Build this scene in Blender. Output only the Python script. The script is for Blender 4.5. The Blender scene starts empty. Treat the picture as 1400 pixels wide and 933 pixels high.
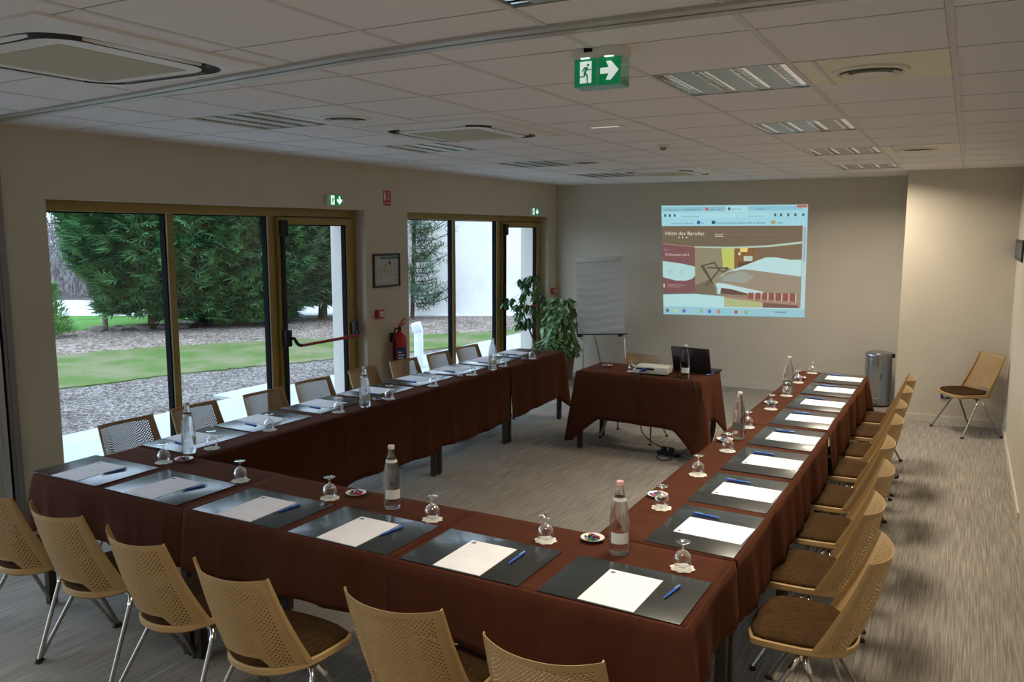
import bpy, bmesh, math, random
from math import sin, cos, pi, radians
from mathutils import Vector, Matrix
random.seed(7)
S = bpy.context.scene
COL = S.collection

# ------------------------------------------------------------------ camera, sky, exposure
cam_d = bpy.data.cameras.new('camera'); cam = bpy.data.objects.new('camera', cam_d); COL.objects.link(cam)
S.camera = cam
cam_d.sensor_width = 36.0; cam_d.lens = 1126.56 / 1400 * 36.0
cam_d.clip_start = 0.05; cam_d.clip_end = 300
YAW, PITCH, ROLL = 0.50323, -0.13261, 0.00188
rt = Vector((cos(YAW), sin(YAW), 0)); fw = Vector((-sin(YAW) * cos(PITCH), cos(YAW) * cos(PITCH), sin(PITCH))); up = rt.cross(fw)
r2 = rt * cos(ROLL) + up * sin(ROLL); u2 = up * cos(ROLL) - rt * sin(ROLL)
cam.matrix_world = Matrix(((r2.x, u2.x, -fw.x, 5.331), (r2.y, u2.y, -fw.y, 0.0), (r2.z, u2.z, -fw.z, 2.0744), (0, 0, 0, 1)))

SKY = 3.9; SKY_COL = (0.66, 0.84, 1.08)
LAMP_W = 25.0; LAMP_COL = (1.0, 0.88, 0.70)
w = bpy.data.worlds.new('overcast_sky'); S.world = w; w.use_nodes = True
bg = w.node_tree.nodes['Background']; bg.inputs[0].default_value = (*SKY_COL, 1); bg.inputs[1].default_value = SKY
S.view_settings.view_transform = 'Standard'; S.view_settings.look = 'None'
S.view_settings.exposure = 0.0; S.view_settings.gamma = 1.0; S.view_settings.use_curve_mapping = False
S.cycles.use_denoising = True
S.cycles.max_bounces = 10; S.cycles.diffuse_bounces = 5; S.cycles.glossy_bounces = 4
S.cycles.transmission_bounces = 8; S.cycles.transparent_max_bounces = 24
S.cycles.sample_clamp_indirect = 4.0; S.cycles.blur_glossy = 1.0
S.cycles.caustics_reflective = False; S.cycles.caustics_refractive = False

def area_light(name, loc, sx, sy, power, color, spread):
    d = bpy.data.lights.new(name, 'AREA'); d.shape = 'RECTANGLE'; d.size = sx; d.size_y = sy
    d.energy = power; d.color = color; d.spread = spread
    o = bpy.data.objects.new(name, d); COL.objects.link(o); o.location = loc
    return o

# ------------------------------------------------------------------ materials
def mat(name, col, rough=0.6, metal=0.0, spec=0.5, col2=None, scale=8.0, detail=3.0, stretch=None, bump=0.0, bscale=None,
        sheen=0.0, emit=None, estr=0.0, rng=(0.35, 0.65), coat=0.0, stint=None):
    m = bpy.data.materials.new(name); m.use_nodes = True
    nt = m.node_tree; N = nt.nodes; L = nt.links; b = N['Principled BSDF']
    b.inputs['Base Color'].default_value = (*col, 1); b.inputs['Roughness'].default_value = rough
    b.inputs['Metallic'].default_value = metal; b.inputs['Specular IOR Level'].default_value = spec
    b.inputs['Sheen Weight'].default_value = sheen; b.inputs['Coat Weight'].default_value = coat
    if stint: b.inputs['Sheen Tint'].default_value = (*stint, 1); b.inputs['Sheen Roughness'].default_value = 0.45
    tc = N.new('ShaderNodeTexCoord'); mp = N.new('ShaderNodeMapping'); L.new(tc.outputs['Object'], mp.inputs[0])
    if stretch: mp.inputs['Scale'].default_value = stretch
    no = N.new('ShaderNodeTexNoise'); no.inputs['Scale'].default_value = scale; no.inputs['Detail'].default_value = detail
    L.new(mp.outputs[0], no.inputs['Vector'])
    cr = N.new('ShaderNodeValToRGB')
    c2 = col2 if col2 else tuple(min(1, c * 1.06) for c in col)
    cr.color_ramp.elements[0].position = rng[0]; cr.color_ramp.elements[1].position = rng[1]
    cr.color_ramp.elements[0].color = (*col, 1); cr.color_ramp.elements[1].color = (*c2, 1)
    L.new(no.outputs['Fac'], cr.inputs[0]); L.new(cr.outputs[0], b.inputs['Base Color'])
    if bump:
        n2 = N.new('ShaderNodeTexNoise'); n2.inputs['Scale'].default_value = bscale or scale; n2.inputs['Detail'].default_value = 4
        L.new(mp.outputs[0], n2.inputs['Vector'])
        bp = N.new('ShaderNodeBump'); bp.inputs['Strength'].default_value = bump; bp.inputs['Distance'].default_value = 0.01
        L.new(n2.outputs['Fac'], bp.inputs['Height']); L.new(bp.outputs[0], b.inputs['Normal'])
    if emit:
        b.inputs['Emission Color'].default_value = (*emit, 1); b.inputs['Emission Strength'].default_value = estr
    return m

def thin_glass(name, tint=(1, 1, 1), base=0.04, edge=0.7, rough=0.0, blend=0.3, gcol=(1, 1, 1), power=1.0):
    m = bpy.data.materials.new(name); m.use_nodes = True
    nt = m.node_tree; N = nt.nodes; L = nt.links; N.clear()
    out = N.new('ShaderNodeOutputMaterial'); mix = N.new('ShaderNodeMixShader'); tr = N.new('ShaderNodeBsdfTransparent')
    gl = N.new('ShaderNodeBsdfGlossy'); gl.inputs['Roughness'].default_value = rough; gl.inputs['Color'].default_value = (*gcol, 1)
    tr.inputs[0].default_value = (*tint, 1)
    lw = N.new('ShaderNodeLayerWeight'); lw.inputs['Blend'].default_value = blend
    mr = N.new('ShaderNodeMapRange'); mr.inputs['To Min'].default_value = base; mr.inputs['To Max'].default_value = edge
    pw = N.new('ShaderNodeMath'); pw.operation = 'POWER'; pw.inputs[1].default_value = power
    L.new(lw.outputs['Facing'], pw.inputs[0]); L.new(pw.outputs[0], mr.inputs[0]); L.new(mr.outputs[0], mix.inputs[0])
    L.new(tr.outputs[0], mix.inputs[1]); L.new(gl.outputs[0], mix.inputs[2]); L.new(mix.outputs[0], out.inputs[0])
    return m

M = {}
M['wall'] = mat('wall_paint', (0.60, 0.54, 0.445), 0.85, spec=0.25, col2=(0.62, 0.56, 0.46), scale=3, bump=0.05, bscale=220)
M['baseboard'] = mat('baseboard_paint', (0.60, 0.56, 0.47), 0.5)
M['ceiling'] = mat('ceiling_tile', (0.86, 0.825, 0.825), 0.95, spec=0.1, col2=(0.88, 0.845, 0.845), scale=60, bump=0.08, bscale=400)
M['tbar'] = mat('ceiling_grid_metal', (0.70, 0.67, 0.66), 0.6)
M['groove'] = mat('ceiling_groove', (0.36, 0.34, 0.32), 0.9)
M['gold'] = mat('ochre_window_frame', (0.30, 0.205, 0.05), 0.42, col2=(0.33, 0.23, 0.06), scale=4)
M['gasket'] = mat('black_gasket', (0.008, 0.008, 0.009), 0.9, spec=0.1)
M['whiteext'] = mat('white_render', (0.62, 0.585, 0.55), 0.9, col2=(0.56, 0.525, 0.49), scale=1.2, detail=6, bump=0.1, bscale=60)
M['glass'] = thin_glass('window_glass', (0.97, 0.985, 0.98), 0.015, 0.8, blend=0.5, power=5.0)
M['alu'] = mat('brushed_aluminium', (0.55, 0.56, 0.58), 0.38, metal=0.6)
M['alu_dark'] = mat('dark_aluminium', (0.24, 0.235, 0.235), 0.5, metal=0.25)
M['alu_light'] = mat('pale_aluminium_track', (0.50, 0.48, 0.44), 0.42, metal=0.35)
M['chrome'] = mat('chrome', (0.80, 0.79, 0.77), 0.10, metal=1.0)
M['legmetal'] = mat('chair_leg_metal', (0.36, 0.34, 0.30), 0.34, metal=0.85)
M['black'] = mat('black_plastic', (0.010, 0.010, 0.012), 0.5, spec=0.3)
M['rubber'] = mat('black_rubber', (0.01, 0.01, 0.01), 0.7)
M['beige'] = mat('beige_chair_plastic', (0.42, 0.275, 0.12), 0.5, col2=(0.45, 0.295, 0.13), scale=6, spec=0.4)
M['brownfab'] = mat('brown_seat_fabric', (0.034, 0.017, 0.006), 0.95, col2=(0.060, 0.030, 0.010), scale=90, stretch=(1, 0.35, 1), bump=0.3, bscale=300, spec=0.1)
M['cloth'] = mat('brown_tablecloth', (0.060, 0.019, 0.010), 0.9, col2=(0.070, 0.023, 0.012), scale=14, bump=0.12, bscale=500, spec=0.08, sheen=0.16, stint=(0.5, 0.18, 0.09))
M['tabletop'] = mat('table_laminate', (0.25, 0.17, 0.10), 0.5)
M['tableleg'] = mat('dark_brown_table_leg', (0.035, 0.022, 0.015), 0.5)
M['leather'] = mat('black_leather_pad', (0.014, 0.016, 0.015), 0.27, col2=(0.018, 0.020, 0.019), scale=30, spec=0.95, coat=0.12)
M['paper'] = mat('white_paper', (0.86, 0.85, 0.88), 0.7)
M['crest'] = mat('dark_blue_ink', (0.03, 0.03, 0.12), 0.6)
M['penblue'] = mat('blue_pen_plastic', (0.03, 0.12, 0.50), 0.25)
M['penclip'] = mat('pale_blue_pen_plastic', (0.35, 0.48, 0.75), 0.2)
M['coaster'] = mat('cream_paper_coaster', (0.74, 0.72, 0.63), 0.8)
M['crock'] = mat('white_saucer_china', (0.78, 0.76, 0.70), 0.2)
M['goblet'] = thin_glass('goblet_glass', (0.97, 0.98, 0.98), 0.05, 0.95, blend=0.42)
M['label'] = mat('white_bottle_label', (0.70, 0.70, 0.66), 0.6)
M['cap'] = mat('pink_bottle_cap', (0.75, 0.42, 0.42), 0.4)
M['capw'] = mat('pale_bottle_cap', (0.72, 0.66, 0.62), 0.4)
def bottle_glass():
    m = bpy.data.materials.new('water_filled_glass'); m.use_nodes = True
    nt = m.node_tree; N = nt.nodes; L = nt.links; N.clear()
    out = N.new('ShaderNodeOutputMaterial'); g = N.new('ShaderNodeBsdfGlass'); g.inputs['IOR'].default_value = 1.33
    g.inputs['Color'].default_value = (0.985, 1.0, 0.99, 1); g.inputs['Roughness'].default_value = 0.0
    tr = N.new('ShaderNodeBsdfTransparent'); tr.inputs[0].default_value = (0.97, 0.99, 0.98, 1)
    mix = N.new('ShaderNodeMixShader'); mix.inputs[0].default_value = 0.45
    L.new(g.outputs[0], mix.inputs[1]); L.new(tr.outputs[0], mix.inputs[2]); L.new(mix.outputs[0], out.inputs[0]); return m
M['bottle'] = bottle_glass()
M['red'] = mat('red_enamel', (0.42, 0.012, 0.010), 0.3)
M['redbar'] = mat('red_push_bar', (0.32, 0.02, 0.02), 0.35)
M['white'] = mat('white_plastic', (0.70, 0.70, 0.68), 0.35)
M['cream'] = mat('cream_plastic', (0.74, 0.72, 0.65), 0.45)
M['acgrille'] = mat('beige_air_grille', (0.56, 0.50, 0.36), 0.7, col2=(0.50, 0.45, 0.32), scale=120, stretch=(1, 12, 1))
M['acbody'] = mat('air_unit_plastic', (0.80, 0.775, 0.74), 0.45)
M['slotgrey'] = mat('shaded_grey_slot', (0.25, 0.235, 0.20), 0.6)
M['slot'] = mat('dark_air_slot', (0.03, 0.03, 0.03), 0.6)
M['diffpan'] = mat('cream_diffuser_panel', (0.84, 0.79, 0.62), 0.5)
M['mirror'] = mat('mirror_louvre', (0.85, 0.83, 0.82), 0.12, metal=1.0)
M['satin'] = mat('satin_reflector', (0.46, 0.50, 0.50), 0.35, metal=0.5)
M['tube'] = mat('fluorescent_tube', (0.8, 0.8, 0.8), 0.4, emit=(1.0, 0.86, 0.72), estr=0.7)
M['tubeoff'] = mat('unlit_fluorescent_tube', (0.7, 0.7, 0.7), 0.4)
M['steel'] = mat('brushed_steel_bin', (0.50, 0.51, 0.53), 0.24, metal=1.0, stretch=(1, 1, 0.05), scale=40, col2=(0.42, 0.43, 0.45))
M['green'] = mat('exit_sign_green', (0.0, 0.16, 0.06), 0.4, emit=(0.0, 0.30, 0.10), estr=0.32)
M['signwhite'] = mat('lit_pictogram_white', (0.8, 0.8, 0.8), 0.4, emit=(0.75, 0.85, 0.80), estr=0.62)
M['signbright'] = mat('bright_pictogram_white', (0.8, 0.8, 0.8), 0.4, emit=(0.75, 1.0, 0.92), estr=1.0)
M['acrylic'] = thin_glass('sign_acrylic', (0.70, 0.90, 0.86), 0.08, 0.6)
M['led'] = mat('lit_led_strip', (0.8, 1, 0.95), 0.4, emit=(0.7, 1.0, 0.92), estr=1.5)
M['slotlight'] = mat('lit_slot_diffuser', (0.8, 0.8, 0.75), 0.5, emit=(1, 0.97, 0.85), estr=0.45)
M['bluesock'] = mat('dark_blue_socket', (0.03, 0.05, 0.10), 0.3)
M['sockface'] = mat('grey_socket_face', (0.30, 0.33, 0.40), 0.4)
M['flippaper'] = mat('grey_flipchart_paper', (0.46, 0.43, 0.38), 0.85, col2=(0.50, 0.47, 0.42), scale=7, stretch=(0.6, 1, 9), bump=0.5, bscale=6)
M['flipedge'] = mat('flipchart_clamp', (0.46, 0.44, 0.39), 0.5)
M['leaf'] = mat('dark_green_leaf', (0.018, 0.075, 0.015), 0.35, col2=(0.05, 0.15, 0.03), scale=9)
M['leafy'] = mat('variegated_leaf', (0.035, 0.14, 0.025), 0.4, col2=(0.22, 0.34, 0.14), scale=14)
M['stem'] = mat('plant_stem', (0.12, 0.11, 0.05), 0.7)
M['soil'] = mat('potting_soil', (0.03, 0.02, 0.014), 0.95, bump=0.6, bscale=60)
M['pot'] = mat('terracotta_pot', (0.16, 0.10, 0.07), 0.7)
M['lapsil'] = mat('laptop_lid_gloss', (0.022, 0.02, 0.026), 0.22, spec=0.8)
M['screen'] = mat('laptop_screen', (0.01, 0.01, 0.01), 0.1, emit=(0.5, 0.7, 0.8), estr=0.5)
M['proj'] = mat('projector_shell', (0.66, 0.63, 0.55), 0.4)
M['vga'] = mat('blue_plug', (0.02, 0.04, 0.30), 0.4)
M['cablew'] = mat('pale_cable', (0.50, 0.46, 0.40), 0.6)
M['plan'] = mat('plan_paper', (0.50, 0.50, 0.50), 0.5, col2=(0.40, 0.41, 0.42), scale=22)
M['plangreen'] = mat('plan_green', (0.06, 0.20, 0.12), 0.5)
M['planyel'] = mat('plan_yellow', (0.42, 0.40, 0.10), 0.5)
M['frameblk'] = mat('dark_picture_frame', (0.018, 0.016, 0.02), 0.4)
# outdoors
M['trunk'] = mat('bark', (0.045, 0.030, 0.022), 0.95, col2=(0.08, 0.055, 0.04), scale=12, stretch=(1, 1, 0.2), bump=0.6, bscale=20)
M['conifer'] = mat('conifer_needles', (0.020, 0.075, 0.032), 0.75, col2=(0.11, 0.26, 0.09), scale=2.6, detail=8, rng=(0.38, 0.66), spec=0.2)
M['conifer2'] = mat('conifer_needles_grey', (0.034, 0.080, 0.046), 0.75, col2=(0.15, 0.22, 0.11), scale=2.6, detail=8, rng=(0.38, 0.66), spec=0.2)
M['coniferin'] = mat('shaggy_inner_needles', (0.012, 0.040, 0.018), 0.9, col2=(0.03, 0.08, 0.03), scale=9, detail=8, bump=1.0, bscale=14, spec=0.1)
M['deadleaf'] = mat('dead_brown_needles', (0.30, 0.11, 0.05), 0.8)
M['brightleaf'] = mat('bright_young_needles', (0.10, 0.26, 0.06), 0.75, col2=(0.18, 0.34, 0.09), scale=8)
M['twig'] = mat('pale_bare_twig', (0.24, 0.225, 0.175), 0.9, col2=(0.30, 0.27, 0.24), scale=0.6)
M['twig2'] = mat('grey_bare_twig', (0.19, 0.165, 0.17), 0.9)
M['post'] = mat('weathered_post', (0.16, 0.14, 0.11), 0.9)
M['patio'] = mat('pale_concrete_paving', (0.44, 0.475, 0.485), 0.8, col2=(0.385, 0.42, 0.425), scale=2.5, detail=6, bump=0.1, bscale=60)
M['stripwall'] = mat('pale_distant_wall', (0.70, 0.70, 0.68), 0.9, col2=(0.60, 0.61, 0.6), scale=1.0)
def chips(name, c1, c2, c3, sc):
    m = bpy.data.materials.new(name); m.use_nodes = True; nt = m.node_tree; N = nt.nodes; L = nt.links; b = N['Principled BSDF']
    b.inputs['Roughness'].default_value = 0.95; b.inputs['Specular IOR Level'].default_value = 0.1
    tc = N.new('ShaderNodeTexCoord'); v = N.new('ShaderNodeTexVoronoi'); v.inputs['Scale'].default_value = sc
    L.new(tc.outputs['Object'], v.inputs['Vector'])
    sep = N.new('ShaderNodeSeparateColor'); L.new(v.outputs['Color'], sep.inputs[0])
    cr = N.new('ShaderNodeValToRGB'); e = cr.color_ramp.elements
    e[0].position = 0.1; e[0].color = (*c1, 1); e[1].position = 0.95; e[1].color = (*c3, 1); x = e.new(0.55); x.color = (*c2, 1)
    L.new(sep.outputs[0], cr.inputs[0])
    no = N.new('ShaderNodeTexNoise'); no.inputs['Scale'].default_value = 1.5; no.inputs['Detail'].default_value = 8; L.new(tc.outputs['Object'], no.inputs['Vector'])
    mx = N.new('ShaderNodeMix'); mx.data_type = 'RGBA'; mx.blend_type = 'MULTIPLY'; mx.inputs[0].default_value = 0.5
    L.new(cr.outputs[0], mx.inputs[6]); L.new(no.outputs['Color'], mx.inputs[7])
    cr2 = N.new('ShaderNodeValToRGB'); cr2.color_ramp.elements[0].position = 0.3; cr2.color_ramp.elements[0].color = (0.55, 0.52, 0.5, 1); cr2.color_ramp.elements[1].position = 0.7
    L.new(no.outputs['Fac'], cr2.inputs[0]); L.new(cr2.outputs[0], mx.inputs[7]); mx.inputs[0].default_value = 0.8
    L.new(mx.outputs[2], b.inputs['Base Color'])
    bp = N.new('ShaderNodeBump'); bp.inputs['Strength'].default_value = 0.9; bp.inputs['Distance'].default_value = 0.03
    L.new(v.outputs['Distance'], bp.inputs['Height']); L.new(bp.outputs[0], b.inputs['Normal'])
    return m
M['mulch'] = chips('wood_chip_mulch', (0.10, 0.08, 0.07), (0.22, 0.19, 0.17), (0.46, 0.43, 0.41), 38)
M['mulch2'] = chips('leaf_litter_mulch', (0.16, 0.11, 0.085), (0.30, 0.235, 0.195), (0.50, 0.43, 0.38), 22)
M['lawn'] = mat('patchy_lawn', (0.095, 0.148, 0.040), 0.95, col2=(0.18, 0.178, 0.095), scale=1.3, detail=10, rng=(0.40, 0.62), bump=0.8, bscale=60, spec=0.1)
M['field'] = mat('bright_meadow', (0.08, 0.22, 0.04), 0.95, col2=(0.13, 0.27, 0.07), scale=2, detail=8, bump=0.8, bscale=20, spec=0.1)
def carpet():
    m = bpy.data.materials.new('streaked_grey_carpet'); m.use_nodes = True; nt = m.node_tree; N = nt.nodes; L = nt.links; b = N['Principled BSDF']
    b.inputs['Roughness'].default_value = 0.95; b.inputs['Specular IOR Level'].default_value = 0.12; b.inputs['Sheen Weight'].default_value = 0.15
    tc = N.new('ShaderNodeTexCoord')
    def nz(sx, sy, sc, det):
        mp = N.new('ShaderNodeMapping'); mp.inputs['Scale'].default_value = (sx, sy, 1); L.new(tc.outputs['Object'], mp.inputs[0])
        no = N.new('ShaderNodeTexNoise'); no.inputs['Scale'].default_value = sc; no.inputs['Detail'].default_value = det
        L.new(mp.outputs[0], no.inputs['Vector']); return no
    a = nz(1, 0.022, 125, 3); c = nz(1, 0.022, 190, 2); d = nz(1, 0.5, 2.2, 3)
    ra = N.new('ShaderNodeValToRGB'); e = ra.color_ramp.elements; e[0].position = 0.36; e[0].color = (0.23, 0.208, 0.18, 1); e[1].position = 0.66; e[1].color = (0.43, 0.385, 0.325, 1)
    L.new(a.outputs['Fac'], ra.inputs[0])
    rc = N.new('ShaderNodeValToRGB'); e = rc.color_ramp.elements; e[0].position = 0.34; e[0].color = (0.78, 0.77, 0.76, 1); e[1].position = 0.6; e[1].color = (1, 1, 1, 1)
    L.new(c.outputs['Fac'], rc.inputs[0])
    rd = N.new('ShaderNodeValToRGB'); e = rd.color_ramp.elements; e[0].position = 0.3; e[0].color = (0.86, 0.85, 0.84, 1); e[1].position = 0.7; e[1].color = (1, 1, 1, 1)
    L.new(d.outputs['Fac'], rd.inputs[0])
    m1 = N.new('ShaderNodeMix'); m1.data_type = 'RGBA'; m1.blend_type = 'MULTIPLY'; m1.inputs[0].default_value = 1; L.new(ra.outputs[0], m1.inputs[6]); L.new(rc.outputs[0], m1.inputs[7])
    m2 = N.new('ShaderNodeMix'); m2.data_type = 'RGBA'; m2.blend_type = 'MULTIPLY'; m2.inputs[0].default_value = 1; L.new(m1.outputs[2], m2.inputs[6]); L.new(rd.outputs[0], m2.inputs[7])
    L.new(m2.outputs[2], b.inputs['Base Color'])
    bp = N.new('ShaderNodeBump'); bp.inputs['Strength'].default_value = 0.5; bp.inputs['Distance'].default_value = 0.004
    L.new(a.outputs['Fac'], bp.inputs['Height']); L.new(bp.outputs[0], b.inputs['Normal']); return m
M['carpet'] = carpet()

# ------------------------------------------------------------------ geometry helpers
class MB:
    def __init__(s): s.v = []; s.f = []
    def add(s, vs, fs, T=None):
        n = len(s.v)
        s.v += [tuple(T @ Vector(p)) if T else tuple(p) for p in vs]
        s.f += [tuple(n + i for i in f) for f in fs]; return s
    def box(s, x0, x1, y0, y1, z0, z1, r=0.0, T=None):
        if r <= 0:
            vs = [(x, y, z) for z in (z0, z1) for y in (y0, y1) for x in (x0, x1)]
            return s.add(vs, [(0, 2, 3, 1), (4, 5, 7, 6), (0, 1, 5, 4), (2, 6, 7, 3), (0, 4, 6, 2), (1, 3, 7, 5)], T)
        bm = bmesh.new(); bmesh.ops.create_cube(bm, size=1)
        for v in bm.verts: v.co = Vector(((x0 + x1) / 2 + v.co.x * (x1 - x0), (y0 + y1) / 2 + v.co.y * (y1 - y0), (z0 + z1) / 2 + v.co.z * (z1 - z0)))
        bmesh.ops.bevel(bm, geom=list(bm.edges), offset=r, segments=2, profile=0.6, affect='EDGES')
        bm.verts.index_update(); vs = [v.co.copy() for v in bm.verts]; fs = [tuple(v.index for v in f.verts) for f in bm.faces]; bm.free()
        return s.add(vs, fs, T)
    def lathe(s, prof, n=24, T=None, capb=True, capt=True):
        vs = []; fs = []
        for r, z in prof:
            for k in range(n): a = 2 * pi * k / n; vs.append((r * cos(a), r * sin(a), z))
        for i in range(len(prof) - 1):
            for k in range(n): k2 = (k + 1) % n; fs.append((i * n + k, i * n + k2, (i + 1) * n + k2, (i + 1) * n + k))
        if capb: fs.append(tuple(range(n - 1, -1, -1)))
        if capt: b = (len(prof) - 1) * n; fs.append(tuple(b + k for k in range(n)))
        return s.add(vs, fs, T)
    def tube(s, path, r, n=8, caps=True, T=None):
        P = [Vector(p) for p in path]; vs = []; fs = []; rr = r if isinstance(r, (list, tuple)) else [r] * len(P)
        t0 = (P[1] - P[0]).normalized(); ref = Vector((0, 0, 1)) if abs(t0.z) < 0.9 else Vector((1, 0, 0))
        nrm = t0.cross(ref).normalized()
        for i, p in enumerate(P):
            t = (P[min(i + 1, len(P) - 1)] - P[max(i - 1, 0)]).normalized()
            nrm = (nrm - t * nrm.dot(t)).normalized(); bn = t.cross(nrm)
            for k in range(n): a = 2 * pi * k / n; vs.append(p + (nrm * cos(a) + bn * sin(a)) * rr[i])
        for i in range(len(P) - 1):
            for k in range(n): k2 = (k + 1) % n; fs.append((i * n + k, i * n + k2, (i + 1) * n + k2, (i + 1) * n + k))
        if caps: fs.append(tuple(range(n - 1, -1, -1))); b = (len(P) - 1) * n; fs.append(tuple(b + k for k in range(n)))
        return s.add(vs, fs, T)
    def prism(s, poly, z0, z1, T=None):
        n = len(poly); vs = [(x, y, z0) for x, y in poly] + [(x, y, z1) for x, y in poly]
        a = sum(poly[i][0] * poly[(i + 1) % n][1] - poly[(i + 1) % n][0] * poly[i][1] for i in range(n))
        b = tuple(range(n)); t = tuple(range(n, 2 * n)); sd = [(i, (i + 1) % n, n + (i + 1) % n, n + i) for i in range(n)]
        if a < 0: return s.add(vs, [b, t[::-1]] + [q[::-1] for q in sd], T)
        return s.add(vs, [b[::-1], t] + sd, T)
def obj(name, mb, m, parent=None, loc=None, rz=0.0, smooth=True, ang=0.6):
    me = bpy.data.meshes.new(name)
    me.from_pydata([tuple(p) for p in mb.v], [], mb.f); me.update()
    if smooth:
        for p in me.polygons: p.use_smooth = True
        me.set_sharp_from_angle(angle=ang)
    me.materials.append(m)
    o = bpy.data.objects.new(name, me); COL.objects.link(o)
    if loc is not None: o.location = loc
    if rz: o.rotation_euler.z = rz
    if parent: o.parent = parent
    return o
def tag(o, label=None, cat=None, group=None, kind=None):
    if label: o['label'] = label
    if cat: o['category'] = cat
    if group: o['group'] = group
    if kind: o['kind'] = kind
    return o
def thing(name, label, cat, loc=(0, 0, 0), rz=0.0, group=None):
    o = bpy.data.objects.new(name, None); COL.objects.link(o); o.location = loc; o.rotation_euler.z = rz; o.empty_display_size = 0.1
    return tag(o, label, cat, group)
def struct(name, mb, m, **k): return tag(obj(name, mb, m, **k), kind='structure')
def dup(root, loc, rz, label, group=None):
    def rec(o, par):
        c = o.copy(); COL.objects.link(c); c.parent = par
        for ch in list(o.children): rec(ch, c)
        return c
    r = rec(root, None); r.location = loc; r.rotation_euler = (0, 0, rz); r['label'] = label
    if group: r['group'] = group
    return r
class Stock:
    """first use moves the prototype itself, later uses copy it"""
    def __init__(s, root): s.root = root; s.used = False
    def put(s, loc, rz, label, group=None):
        if not s.used:
            s.used = True; r = s.root; r.location = loc; r.rotation_euler.z = rz; r['label'] = label
            if group: r['group'] = group
            return r
        return dup(s.root, loc, rz, label, group)
def text_mb(txt, size, T, depth=0.0004, align='LEFT'):
    c = bpy.data.curves.new('t', 'FONT'); c.body = txt; c.size = size; c.extrude = depth; c.align_x = align; c.resolution_u = 2
    o = bpy.data.objects.new('t', c); COL.objects.link(o); bpy.context.view_layer.update()
    me = o.to_mesh(); mb = MB(); mb.add([v.co.copy() for v in me.vertices], [tuple(p.vertices) for p in me.polygons], T)
    o.to_mesh_clear(); bpy.data.objects.remove(o); bpy.data.curves.remove(c); return mb
def Tm(x=0, y=0, z=0, rx=0, ry=0, rz=0): return Matrix.Translation((x, y, z)) @ Matrix.Rotation(rz, 4, 'Z') @ Matrix.Rotation(ry, 4, 'Y') @ Matrix.Rotation(rx, 4, 'X')
def ordinal(i): return ['first', 'second', 'third', 'fourth', 'fifth', 'sixth', 'seventh', 'eighth'][i]
# frame lying in the left wall (seen from +X): local x -> +Y world... used for signs; and in the back wall (seen from -Y)
def Twall_left(y, z, x): return Matrix(((0, 0, 1, x), (1, 0, 0, y), (0, 1, 0, z), (0, 0, 0, 1)))
def Twall_back(x, z, y): return Matrix(((1, 0, 0, x), (0, 0, -1, y), (0, 1, 0, z), (0, 0, 0, 1)))

# ------------------------------------------------------------------ room shell
H = 2.735; XR = 5.775; YB = 11.02; YP = 10.02; XP = 4.71; Y0 = -5.6; WT = 0.42
W1 = (3.327, 6.61, 2.28); W2 = (7.338, 10.763, 2.28)
struct('floor', MB().box(-WT, XR, Y0, YB, -0.05, 0), M['carpet'], smooth=False)
WINS = [(-4.65, -1.35, 2.28), (-0.55, 2.76, 2.28), W1, W2]  # first two openings are added out of view to let in more daylight
b = MB(); y = Y0
for a_, c_, zt in WINS: b.box(-WT, 0, y, a_, 0, H + 0.1).box(-WT, 0, a_, c_, zt, H + 0.1); y = c_
b.box(-WT, 0, y, YB + 0.2, 0, H + 0.1)
struct('wall_left', b, M['wall'], smooth=False)
b = MB(); y = Y0
for a_, c_, zt in WINS: b.box(-WT - 0.03, -WT, y, a_, -0.05, H + 0.6).box(-WT - 0.03, -WT, a_, c_, zt, H + 0.6).box(-WT, -0.185, c_ - 0.012, c_ - 0.001, 0, 2.28); y = c_
b.box(-WT - 0.03, -WT, y, YB + 0.5, -0.05, H + 0.6)
struct('wall_facade', b, M['whiteext'], smooth=False)
struct('wall_back', MB().box(0, XP, YB, YB + 0.15, 0, H + 0.1), M['wall'], smooth=False)
struct('wall_projecting', MB().box(XP, XR, YP, YB + 0.15, 0, H + 0.1), M['wall'], smooth=False)
struct('wall_right', MB().box(XR, XR + 0.15, Y0, YB + 0.15, 0, H + 0.1), M['wall'], smooth=False)
struct('wall_rear', MB().box(-WT, XR + 0.15, Y0 - 0.15, Y0, 0, H + 0.1), M['wall'], smooth=False)
bb = 0.075
struct('baseboard_back', MB().box(0.0, XP - 0.014, YB - 0.014, YB, 0, bb), M['baseboard'], smooth=False)
struct('baseboard_projecting', MB().box(XP - 0.014, XR - 0.014, YP - 0.014, YP, 0, bb).box(XP - 0.014, XP, YP, YB, 0, bb), M['baseboard'], smooth=False)
struct('baseboard_right', MB().box(XR - 0.014, XR, 6.75, YP, 0, bb), M['baseboard'], smooth=False)
struct('baseboard_left', MB().box(0, 0.014, W1[1], W2[0], 0, bb).box(0, 0.014, W2[1], YB, 0, bb).box(0, 0.014, 2.76, 2.90, 0, bb), M['baseboard'], smooth=False)

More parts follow.
